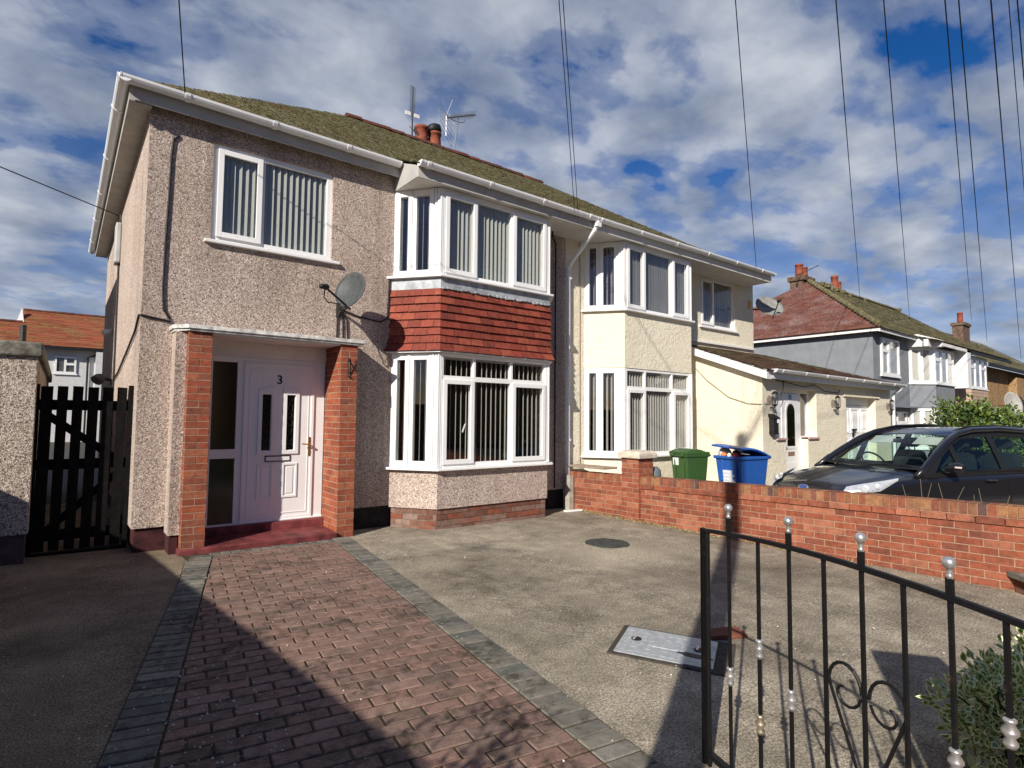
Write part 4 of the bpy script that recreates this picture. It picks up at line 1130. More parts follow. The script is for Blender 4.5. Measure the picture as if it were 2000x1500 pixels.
# roof shared by the pair: hip on the left
z3 = lambda y: 4.74 + .70 * (y - 7.6)
RY, RZ3 = 11.85, 7.72
def roof3(parent, x0, x1, hip):
    mb = MB()
    if hip:
        mb.poly([(22.05, 7.6, 4.73), (x1, 7.6, 4.73), (x1, RY, RZ3), (26.3, RY, RZ3)], 0)
        mb.poly([(22.05, 16.1, 4.73), (22.05, 7.6, 4.73), (26.3, RY, RZ3)], 1); mb.poly([(26.3, RY, RZ3), (x1, RY, RZ3), (x1, 16.1, 4.73), (22.05, 16.1, 4.73)], 1)
        for k in range(40):                                              # left hip face tile courses
            f = k / 40; x = 22.02 + 4.25 * f; a, b = 7.58 + 4.25 * f, 16.1 - 4.25 * f; z = 4.75 + 2.99 * f
            y = a
            while y < b:
                y2 = min(y + .35, b); e = random.uniform(0, .012)
                mb.faces([(x, y, z + .02 + e), (x, y2, z + .02 + e), (x + .2, y2, z + .145), (x + .2, y, z + .145), (x, y, z), (x, y2, z)], [(1, 0, 3, 2), (0, 1, 5, 4)], 1); y = y2 + .004
    else:
        mb.poly([(x0, 7.6, 4.73), (x1, 7.6, 4.73), (x1, RY, RZ3), (x0, RY, RZ3)], 0); mb.poly([(x0, RY, RZ3), (x1, RY, RZ3), (x1, 16.1, 4.73), (x0, 16.1, 4.73)], 0)
    tile_rows(mb, 7.55, RY, z3, lambda y: (max(x0, 22.05 + (y - 7.6)), x1), gauge=.16, tw=.5, lift=.03, jit=.012)
    s0 = max(x0, 25.7); tile_rows(mb, 7.0, 7.6, lambda y: 4.56 + .3 * (y - 7), lambda y: (s0, x1), gauge=.16, tw=.5, lift=.03)
    mb.poly([(s0, 6.98, 4.54), (x1, 6.98, 4.54), (x1, 7.62, 4.75), (s0, 7.62, 4.75)], 0)
    o = mb.build('roof', [ROOF_MOSS, ROOF_RED], parent)
    rm = MB()
    if hip: halfround(rm, (22.05, 7.6, 4.78), (26.3, RY, RZ3 + .02), .12, .33); halfround(rm, (26.3, RY, RZ3), (x1, RY, RZ3), .12, .33)
    else: halfround(rm, (x0, RY, RZ3), (x1, RY, RZ3), .12, .33)
    for i in range(10 if hip else 4):
        x = random.uniform(max(x0, 27), x1); rm.lathe((x, RY - random.uniform(0, .25), RZ3 + random.uniform(-.04, .03)), [(.1, -.1), (.14, .03), (.07, .09)], 7)
    rm.build('ridge', ROOF_MOSS, o)
    return o
r3 = roof3(H3, 22.05, 29.6, True)
def stack(parent, x, y, z0, z1, w, pots, mat=None):
    mat = SOOTY
    mb = MB(); mb.box(x - w / 2, x + w / 2, y - .3, y + .3, z0, z1 - .2); mb.box(x - w / 2 - .08, x + w / 2 + .08, y - .38, y + .38, z1 - .2, z1)
    mb.build('chimney', mat, parent)
    for dx, h in pots: pot(parent, x + dx, y, z1, z1 + h, .16)
stack(H3, 26.5, 12.3, 6.9, 8.02, .95, [(-.2, .62), (.25, .55)], BRICK_OLD)
stack(H3, 30.4, 12.4, 7.0, 7.95, .6, [(-.15, .8), (.2, .55)], BRICK_OLD)
H4 = thing('semi_detached_house', 'white and cream house joined to the grey one, with buff cladding under its bay', 'house', (33, 7.95, 0))
mb = MB(); facade(mb, F3, 29.602, 36.95, g0, 4.68, [(30.2, 34.4, .4, 4.35)]); mb.box(36.7, 36.95, 8.2, 17, g0, 4.68); mb.box(29.7, 36.95, 17, 17.2, g0, 4.68); mb.build('wall', CREAM, H4)
B4 = [(30.0, 7.95), (31.0, 7.25), (33.6, 7.25), (34.3, 7.95)]
mb = MB(); mb.prism(B4, 2.0, 2.93, 0)
for k in range(6): mb.prism([tuple(p) for p in offset_bay(B4, .03 - .001 * k)], 2.03 + k * .15, 2.03 + k * .15 + .135, 0)
mb.build('bay_cladding', simple('buff_cladding', (.46, .33, .25), .85, .1, 5), H4)
far_bay(H4, B4, 2.98, 4.36, 31, 33.6, BLIND_GREY, ((.1, .3), (.5, .8))); far_bay(H4, B4, .45, 2.0, 31, 33.6, BLIND_GREY)
mb = MB(); mb.box(29.6, 30.1, 7.0, 7.95, 2.9, 4.5); mb.build('party_screen', WHITEP, H4)
mb = MB(); mb.box(29.6, 37.1, 7.0, 7.06, 4.40, 4.52); mb.build('fascia', BLACKP, H4)
r4 = roof3(H4, 29.6, 37.1, False)
H5 = thing('detached_house', 'brown roughcast house at the far right end with a brick chimney', 'house', (44, 8.6, 0))
mb = MB(); mb.box(38.6, 56, 8.6, 8.9, -.6, 4.55); mb.box(44.5, 56, 8.2, 8.6, -.6, 4.15); mb.box(38.6, 38.9, 8.9, 16, -.6, 4.55); mb.build('wall', BROWN_DASH, H5)
mb = MB(); mb.poly([(38, 8.1, 4.6), (57, 8.1, 4.3), (57, 12.3, 7.4), (38, 12.3, 7.5)]); mb.poly([(38, 12.3, 7.5), (57, 12.3, 7.4), (57, 17, 4.4), (38, 17, 4.4)])
tile_rows(mb, 8.05, 12.3, lambda y: 4.6 + .69 * (y - 8.1), lambda y: (38, 57), gauge=.2, tw=.6, lift=.03, jit=.012); mb.build('roof', ROOF_MOSS, H5)
mb = MB(); mb.box(38, 57, 8.0, 8.12, 4.42, 4.60); mb.build('gutter', BLACKP, H5)
stack(H5, 47.8, 11.6, 6.8, 8.15, 1.5, [(-.1, .75)])
small_window(H5, FACX(8.2), 48.6, 50.5, 3.0, 4.1, [(48.7, 49.5, 3.1, 4.0, False), (49.6, 50.4, 3.1, 4.0, False)])

# ------------------------------------------------------------------ boundary wall
BW = thing('boundary_wall', 'low red brick boundary wall with soldier-course top and a capped pillar', 'wall', (7.1, 4, 0))
WX = 7.0; Fw = Fr((WX, 7.32), (0, -1), (-1, 0)); LN = 8.6
zt = lambda u: .575 + .0235 * u                       # top of wall
mb = MB()
core = lambda dz0, dz1, w: mb.hexa([(WX + .002 + w, 7.32, -.2), (WX + .215 - w, 7.32, -.2), (WX + .215 - w, 7.32 - LN, -.2), (WX + .002 + w, 7.32 - LN, -.2)][::-1] and [(WX + .002 + w, 7.32 - LN, -.2), (WX + .215 - w, 7.32 - LN, -.2), (WX + .215 - w, 7.32, -.2), (WX + .002 + w, 7.32, -.2), (WX + .002 + w, 7.32 - LN, zt(LN) - .002), (WX + .215 - w, 7.32 - LN, zt(LN) - .002), (WX + .215 - w, 7.32, zt(0) - .002), (WX + .002 + w, 7.32, zt(0) - .002)], 2)
core(0, 0, 0)
R_ = 10
bricks(mb, Fw, 0, LN, lambda u: zt(u) - .108 - .075 - R_ * .0735, R_, rh=.0735, m=0)
bricks(mb, Fw, 1.25, LN, lambda u: zt(u) - .108 - .075, 1, rh=.075, bl=.225, off=.022, m=0, phase=.3)
bricks(mb, Fw, 0, 1.25, lambda u: zt(u) - .108 - .075, 1, rh=.075, bl=.225, m=0, phase=.3)
bricks(mb, Fw, 0, LN, lambda u: zt(u) - .108, 1, rh=.112, bl=.075, j=.009, off=.006, depth=.222, m=1)
mb.build('brickwork', [BRICK_WALL, BRICK_CAP, MORTAR], BW)
mb = MB(); mb.hexa([(6.93, 6.42, .665), (7.27, 6.42, .665), (7.27, 7.28, .655), (6.93, 7.28, .655), (6.93, 6.42, .70), (7.27, 6.42, .70), (7.27, 7.28, .69), (6.93, 7.28, .69)])
mb.build('coping', simple('buff_slab', (.30, .235, .18), .9, .3, 14, bumpd=.01), BW, bevel=.01)
mb = MB(); px0, px1, py0, py1 = 6.955, 7.30, 5.72, 6.06
mb.box(px0 + .002, px1 - .002, py0 + .002, py1 - .002, -.1, .885, 1)
for Fp, ln in ((Fr((px0, py1), (0, -1), (-1, 0)), .34), (Fr((px0, py0), (1, 0), (0, -1)), .345)):
    bricks(mb, Fp, 0, ln, .585, 4, rh=.075, bl=.225, m=0); bricks(mb, Fp, 0, ln, -.09, 9, rh=.075, bl=.225, m=0)
pl = mb.build('pillar', [BRICK_WALL, MORTAR], BW)
mb = MB(); a, b, c, d = px0 - .05, px1 + .05, py0 - .05, py1 + .05; e = .05
mb.box(a, b, c, d, .885, .955); mb.hexa([(a, c, .955), (b, c, .955), (b, d, .955), (a, d, .955), (a + e, c + e, 1.0), (b - e, c + e, 1.0), (b - e, d - e, 1.0), (a + e, d - e, 1.0)])
mb.build('cap', STONE, pl, bevel=.012)

CP = MB(); CP.hexa([(6.84, 7.13, -.1), (6.97, 7.13, -.1), (6.97, 7.25, -.1), (6.84, 7.25, -.1), (6.86, 7.14, .52), (6.97, 7.14, .50), (6.97, 7.25, .50), (6.86, 7.25, .53)])
tag(CP.build('concrete_post', CONCRETE_POST, bevel=.015), 'short weathered concrete post beside the white downpipe', 'post')
LW = thing('planter_wall', 'low dark wall with a stone slab top at the right edge, against the red brick wall', 'wall', (6.6, 1.2, 0))
mb = MB(); mb.prism([(6.99, 1.36), (6.62, .98), (6.40, -2.4), (6.99, -2.4)], -.1, .055, 1)
Fl = Fr((6.99, 1.36), (-1, -1.03), (-1.03, 1)); bricks(mb, Fl, 0, .52, -.085, 2, rh=.07); Fl = Fr((6.62, .98), (-.065, -.998), (-.998, .065)); bricks(mb, Fl, 0, 3.3, -.085, 2, rh=.07)
mb.build('brickwork', [BRICK_OLD, MORTAR_OLD], LW)
mb = MB(); mb.prism([(6.995, 1.42), (6.56, 1.0), (6.34, -2.4), (6.995, -2.4)], .06, .12); mb.build('coping', COPE, LW, bevel=.01)
PT = MB(); PT.lathe((7.48, 5.86, -.1), [(.10, 0), (.12, .45), (.13, .68), (.12, .78), (.08, .83)], 18)
tag(PT.build('plant_pot', simple('slate_grey_plastic', (.12, .14, .155), .5), smooth=True), 'dark grey rounded pot behind the capped brick pillar', 'pot')

# ------------------------------------------------------------------ manholes
def manhole_rect():
    t = thing('manhole_cover', 'rectangular silver steel manhole cover set in the concrete drive', 'manhole cover', (3.2, 2.45, 0))
    a, b, c = Vector((3.30, 2.81)), Vector((2.88, 2.58)), Vector((3.57, 2.26))
    U = (a - b); V = (c - a); z = lambda p: gz(p.x)
    mb = MB()
    def slab(p0, u, v, z0, z1, m=0):
        q = [p0, p0 + v, p0 + u + v, p0 + u]; mb.faces([(p.x, p.y, z(p) + z0) for p in q] + [(p.x, p.y, z(p) + z1) for p in q], BOXF, m)
    slab(b, U, V, .0, .016)
    for i in range(6):
        for k in range(11):
            p = b + U * (.1 + i * .15) + V * (.05 + k * .085)
            if random.random() < .8: slab(p, U * .05, V * .05, .016, .0172)
    slab(b + U * .38 + V * .36, U * .2, V * .28, .016, .020)
    mb.build('lid', simple('galvanised_lid', (.42, .45, .47), .5, .2, 18, metal=.35, bumpd=.003), t)
    for s in (.16, .83):
        mb = MB(); p = b + U * .55 + V * s; mb.tube([(p.x, p.y, z(p) + .017), (p.x, p.y, z(p) + .0215)], .035, 12); kh = mb.build('keyhole', BLACKP, t)
        mb = MB(); mb.tube([(p.x - .03, p.y, z(p) + .024), (p.x + .03, p.y + .02, z(p) + .024)], .007, 6); mb.build('lifting_bar', SILVER, kh)
    mb = MB(); p = b + U * .32 + V * .70; q = V.normalized(); w_ = U.normalized(); pts = []
    for k in range(18):
        a = 2 * pi * k / 18; rr = 1 + random.uniform(-.3, .3); pts.append(p + V * .12 + q * .11 * rr * cos(a) + w_ * .03 * rr * sin(a))
    mb.faces([(x.x, x.y, z(x) + .0166) for x in pts] + [(x.x, x.y, z(x) + .0195) for x in pts], [tuple(range(18)), tuple(range(35, 17, -1))] + [(i, (i + 1) % 18, 18 + (i + 1) % 18, 18 + i) for i in range(18)])
    mb.build('tar_patch', BLACKP, t)
    mb = MB()
    k = .07
    n1 = U.normalized() * k; n2 = V.normalized() * k
    slab(b - n1 * .5 - n2 * .5, U + n1, n2 * .5, 0, .012); slab(b - n1 * .5, n1 * .5, V, 0, .010); slab(b + U, n1 * .5, V, 0, .009); slab(b + V - n1 * .5, U + n1, n2 * 1.6, 0, .008)
    mb.build('rim', simple('dark_rim', (.06, .05, .04), .9, .4, 20, bumpd=.006), t)
    mb = MB(); p = Vector((3.60, 2.32)); mb.faces([(q.x, q.y, gz(q.x) + .004) for q in (p, p + Vector((.05, .12)), p + Vector((.32, .02)), p + Vector((.24, -.12)))] + [(q.x, q.y, gz(q.x) + .03) for q in (p, p + Vector((.05, .12)), p + Vector((.32, .02)), p + Vector((.24, -.12)))], [(3, 2, 1, 0), (4, 5, 6, 7), (0, 1, 5, 4), (1, 2, 6, 5), (2, 3, 7, 6), (3, 0, 4, 7)])
    mb.build('brick_edging', BRICK_OLD, t)
manhole_rect()
mb = MB(); n = 14
pts = []
for i in range(n):
    t_ = 2 * pi * i / n; rr = .27 * (1 + random.uniform(-.08, .06)); pts.append((5.37 + rr * cos(t_), 4.91 + rr * sin(t_)))
mb.prism(pts, lambda x, y: gz(x) - .01, lambda x, y: gz(x) + .012)
mb.prism([(5.37 + (x - 5.37) * .8, 4.91 + (y - 4.91) * .8) for x, y in pts], lambda x, y: gz(x), lambda x, y: gz(x) + .016)
tag(mb.build('manhole_cover', simple('dark_tar_lid', (.05, .054, .05), .85, .4, 18, bumpd=.006)), 'dark roughly round cover patch on the drive near the bay', 'manhole cover')

# ------------------------------------------------------------------ iron gate
GD = Vector((.335, .942, 0)); GP = Vector((2.25, 1.40, 0))
def gp(t, z, n=0.): 
    p = GP + GD * t + Vector((.942, -.335, 0)) * n; return Vector((p.x, p.y, z))
IG = thing('iron_gate', 'open black wrought iron gate with silver ball finials in the foreground', 'gate', (2.25, 1.4, 0))
def sq(mb, p, q, s, m=0):
    p = Vector(p); q = Vector(q); d = (q - p).normalized(); a = GD if abs(d.z) > .5 else Vector((0, 0, 1)); a = (a - d * a.dot(d)).normalized(); b = d.cross(a)
    mb.obox(p - a * s / 2 - b * s / 2, a * s, b * s, q - p, m)
railz = lambda t: 1.003 + .030 * (1 - ((t + .50) / .62) ** 2)
mb = MB(); sq(mb, gp(.128, -.04), gp(.128, 1.012), .021); mb.build('stile', IRON, IG, bevel=.003)
mb = MB(); sq(mb, gp(.102, -.04, .003), gp(.102, 1.0, .003), .016); mb.build('stile', IRON, IG, bevel=.003)
mb = MB(); sq(mb, gp(-1.17, .0), gp(-1.17, 1.02), .03); mb.build('stile', IRON, IG, bevel=.003)
mb = MB(); ts = [.11 - i * (1.27 / 16) for i in range(17)]
for a, b in zip(ts, ts[1:]): sq(mb, gp(a, railz(a)), gp(b, railz(b)), .0165)
mb.build('top_rail', IRON, IG)
mb = MB(); sq(mb, gp(.11, .045), gp(-1.16, .045), .024); mb.build('bottom_rail', IRON, IG)
BT = [-.042, -.212, -.369, -.523, -.668, -.806, -.940, -1.074]
knz = {0: (.425, ), 1: (.60, .315), 2: (.478, ), 6: (.575,), 7: (.72, .45)}
def collar(parent, t, z, tone=SILVER):
    mb = MB(); mb.lathe(gp(t, z), [(.009, .045), (.015, .041), (.015, .036), (.0095, .03), (.019, .014), (.0195, .008), (.0095, -.004), (.016, -.015), (.016, -.02), (.009, -.03)], 14)
    mb.build('collar', tone, parent, smooth=True)
SILVER_W = simple('worn_gold_silver', (.55, .47, .33), .4, .3, 30, metal=.8)
for i, t in enumerate(BT):
    tall = i % 2 == 0
    mb = MB(); top = 1.088 if tall else railz(t)
    d = GD * .0065
    sq(mb, gp(t, .045), gp(t, railz(t)), .0108)
    if tall: ft = railz(t) + (.066 if i == 0 else .052); sq(mb, gp(t, railz(t)), gp(t, ft + .002), .0155)
    bar = mb.build('bar', IRON, IG)
    if tall:
        mb = MB(); mb.lathe(gp(t, ft), [(.0095, 0), (.0095, .010), (.006, .016), (.009, .021), (.0055, .027)] + [(.0172 * cos(a), .043 + .0172 * sin(a)) for a in [Rd(x) for x in range(-65, 91, 15)]], 18)
        mb.build('finial', SILVER, bar, smooth=True)
    for z in knz.get(i, ()): collar(bar, t, z, SILVER_W if z == .315 else SILVER)
def flat_scroll(side):
    # heart scroll in the gate plane about bar 4 (t=-.668)
    pts = []
    c = -.668
    for k in range(20):
        a = k / 19
        # outer sweep from bottom up and over to the bar
        if a < .5: s = a / .5; u = .012 + s * .125; z = .33 + s * .30
        else:
            s = (a - .5) / .5; an = s * pi; u = .137 - .062 * (1 - cos(an)); z = .63 + .075 * sin(an)
        pts.append(gp(c + side * u, z, .004))
    sp = [gp(c + side * (.013 + .03 * (1 - cos(t * .5)) ), .63 - .02 * t, .004) for t in range(4)]
    curl = [gp(c + side * (.075 + (.058 - .0042 * k) * cos(pi + k * .42)), .615 + (.058 - .0042 * k) * -sin(k * .42), .004) for k in range(11)]
    mb = MB(); mb.tube(pts, .0058, 6); mb.tube(curl, .005, 6); mb.build('scroll', IRON, IG)
flat_scroll(1); flat_scroll(-1)
GPR = thing('gate_pier', 'square brick gate pier carrying the hinges of the iron gate', 'pillar', (1.8, .1, 0))
mb = MB(); A = Vector((1.985, .335)); u = Vector((.59, -.81)); v = Vector((-.81, -.59))
mb.prism([tuple(A), tuple(A + u * .38), tuple(A + u * .38 + v * .36), tuple(A + v * .36)], -.1, 1.44); mb.build('brickwork', BRICK_WALL, GPR)
mb = MB(); A2 = A + (u * -.0 - v * 0); mb.prism([tuple(A), tuple(A + u * .40), tuple(A + u * .40 + v * .4), tuple(A + v * .4)], 1.441, 1.48); mb.build('cap', STONE, GPR)

# ------------------------------------------------------------------ wheelie bins
BINK = [1.0]
def frustum(mb, c, ang, w0, d0, w1, d1, z0, z1, m=0):
    ca, sa = cos(Rd(ang)) * BINK[0], sin(Rd(ang)) * BINK[0]
    R_ = lambda x, y, z: (c[0] + x * ca - y * sa, c[1] + x * sa + y * ca, z)
    v = [R_(sx * w0 / 2, sy * d0 / 2, z0) for sx, sy in ((-1, -1), (1, -1), (1, 1), (-1, 1))] + [R_(sx * w1 / 2, sy * d1 / 2, z1) for sx, sy in ((-1, -1), (1, -1), (1, 1), (-1, 1))]
    mb.faces(v, BOXF, m)
    return R_
def wheelie(name, label, col, c, ang, g, lid_open):
    t = thing(name, label, 'wheelie bin', (c[0], c[1], g), 'wheelie bins behind the brick wall')
    pm = simple(name + col[0], col[1], .42, .08, 5, spec=.45)
    mb = MB(); R_ = frustum(mb, c, ang, .44, .50, .56, .68, g + .04, g + .95)
    frustum(mb, c, ang, .60, .74, .61, .75, g + .93, g + .985)
    for k in (-.14, .14): 
        frustum(mb, R_(k, -.335, 0)[:2], ang, .05, .03, .05, .03, g + .55, g + .93)
    mb.build('body', pm, t, bevel=.018)
    mb = MB()
    def Q(x, y, z): return Vector(R_(x, y, z))
    if lid_open:
        # lid hinged at the back (+y), raised and skewed on rubbish
        n = 7
        for i in range(n):
            a0, a1 = i / n, (i + 1) / n
            f = lambda a: (-.40 + .78 * a, 1.165 - .145 * a ** 1.7 + .03 * sin(a * pi))
            y0, z0 = f(a0); y1, z1 = f(a1)
            mb.hexa([Q(-.32, y0, g + z0 - .025), Q(.32, y0, g + z0 - .025 - .045), Q(.32, y1, g + z1 - .025 - .045), Q(-.32, y1, g + z1 - .025), Q(-.31, y0, g + z0 + .01), Q(.31, y0, g + z0 - .035), Q(.31, y1, g + z1 - .035), Q(-.31, y1, g + z1 + .01)])
        mb.hexa([Q(-.1, -.46, g + 1.13), Q(.1, -.46, g + 1.12), Q(.1, -.38, g + 1.12), Q(-.1, -.38, g + 1.13), Q(-.1, -.46, g + 1.165), Q(.1, -.46, g + 1.15), Q(.1, -.38, g + 1.155), Q(-.1, -.38, g + 1.17)])
    else:
        n = 6
        for i in range(n):
            a0, a1 = i / n, (i + 1) / n; f = lambda a: (-.39 + .77 * a, 1.0 + .055 * sin(pi * min(1, a * 1.15)))
            y0, z0 = f(a0); y1, z1 = f(a1)
            mb.hexa([Q(-.31, y0, g + .985), Q(.31, y0, g + .985), Q(.31, y1, g + .985), Q(-.31, y1, g + .985), Q(-.29, y0, g + z0 + .02), Q(.29, y0, g + z0 + .02), Q(.29, y1, g + z1 + .02), Q(-.29, y1, g + z1 + .02)])
        for k in (-.17, .17): mb.hexa([Q(k - .05, -.42, g + .94), Q(k + .05, -.42, g + .94), Q(k + .05, -.37, g + .94), Q(k - .05, -.37, g + .94), Q(k - .04, -.42, g + 1.03), Q(k + .04, -.42, g + 1.03), Q(k + .04, -.37, g + 1.04), Q(k - .04, -.37, g + 1.04)])
    mb.build('lid', pm, t, bevel=.012)
    mb = MB(); mb.tube([Q(-.26, .41, g + .96), Q(.26, .41, g + .96)], .016, 8); 
    for k in (-.26, 0, .26): mb.tube([Q(k, .34, g + .95), Q(k, .42, g + .96)], .018, 8)
    mb.build('handle', pm, t)
    for k in (-.27, .27):
        mb = MB(); mb.lathe(Q(k, .27, g + .10), [(.07, -.025), (.1, -.02), (.1, .02), (.07, .025)], 18, (cos(Rd(ang)), sin(Rd(ang)), 0)); mb.build('wheel', BLACKP, t)
    return t, Q
WHITESTK = simple('white_sticker', (.72, .73, .74), .5, .04)
BINK[0] = .74
gb, Q = wheelie('wheelie_bin', 'green wheelie bin with its lid shut, left of the blue one', ('g', (.035, .085, .022)), (8.98, 6.22), -102, gz(9) - .02, False)
g_ = gz(9) - .02
mb = MB(); mb.hexa([Q(-.20, -.337, g_ + .78), Q(-.02, -.337, g_ + .78), Q(-.02, -.33, g_ + .78), Q(-.20, -.33, g_ + .78), Q(-.20, -.352, g_ + .91), Q(-.02, -.352, g_ + .91), Q(-.02, -.33, g_ + .91), Q(-.20, -.33, g_ + .91)]); mb.build('sticker', WHITESTK, gb)
BINK[0] = 1.0
bb, Q = wheelie('wheelie_bin', 'blue wheelie bin overfull with its lid propped open, marked 2', ('b', (.02, .095, .36)), (9.35, 5.42), -98, gz(9.4) - .02, True)
g_ = gz(9.4) - .02
def stick(x0, x1, z0, z1, mat, nm, o=0):
    mb = MB(); f = lambda z: -.31 - (z - .5) * .099 - .0115 - o
    mb.hexa([Q(x0, f(z0), g_ + z0), Q(x1, f(z0), g_ + z0), Q(x1, -.25, g_ + z0), Q(x0, -.25, g_ + z0), Q(x0, f(z1), g_ + z1), Q(x1, f(z1), g_ + z1), Q(x1, -.25, g_ + z1), Q(x0, -.25, g_ + z1)]); mb.build(nm, mat, bb)
stick(-.13, .05, .48, .74, WHITESTK, 'sticker')
for k in range(3): stick(-.11, .01, .68 - k * .06, .70 - k * .06, simple('pale_print', (.5, .55, .66), .6), 'print', .002)
text_mesh('bin_number', '2', .17, WHITESTK, bb, Q(.115, -.342, g_ + .60), (Rd(90 - 6), 0, Rd(-98)), .003)
for nm, lab, col, p in (('rubbish_bag', 'clear plastic bag bulging out of the blue bin', (.62, .58, .55), (-.16, -.24, .11)), ('rubbish', 'orange packaging under the lid of the blue bin', (.62, .20, .06), (-.1, -.33, .05)),
                   ('rubbish', 'black bag under the lid of the blue bin', (.03, .035, .04), (.05, -.2, .08)), ('rubbish', 'red packet under the lid of the blue bin', (.55, .05, .06), (.13, -.32, .05)), ('rubbish', 'crumpled white paper under the lid of the blue bin', (.75, .75, .68), (.02, -.345, .04))):
    mb = MB(); r = p[2]
    c0 = Q(p[0], p[1], g_ + .985 + r * .35)
    mb.lathe(c0, [(r * (sin(a) * random.uniform(.8, 1.15) + .02), -r * cos(a)) for a in [pi * i / 7 for i in range(8)]], 9, (random.uniform(-.4, .4), .2, 1))
    tag(mb.build(nm, simple(nm + lab[:6], col, .5, .25, 20, bumpd=.01)), lab, 'rubbish', 'rubbish in the blue bin')

# ------------------------------------------------------------------ the car
CAR = thing('parked_car', 'dark grey people carrier parked behind the brick wall, nose to the left', 'car', (8.131, 3.833, -.13))
_ch = 2.78101653; _cs = .9453
def CP_(x, y, z):
    c, s = cos(_ch), sin(_ch)
    return Vector((8.131 + _cs * (c * x - s * y), 3.833 + _cs * (s * x + c * y), -.132 + _cs * z))
def carpaint():
    m, t, b = base('dark_metallic_paint', .28, .5)
    b.inputs['Base Color'].default_value = (.010, .0105, .014, 1); b.inputs['Metallic'].default_value = .1
    b.inputs['Coat Weight'].default_value = 1.0; b.inputs['Coat Roughness'].default_value = .03
    return m
PAINT = carpaint()
CBLACK = simple('car_black_trim', (.012, .012, .013), .4, .1); CINT = simple('car_interior', (.02, .021, .024), .8, .1)
RUB = simple('tyre_rubber', (.015, .015, .015), .85, .1)
def grid(mb, rows, m=0):
    k = len(rows[0]); v = [p for r in rows for p in r]; fs = []
    for i in range(len(rows) - 1):
        for j in range(k - 1): fs.append((i * k + j, i * k + j + 1, (i + 1) * k + j + 1, (i + 1) * k + j))
    mb.faces(v, fs, m)
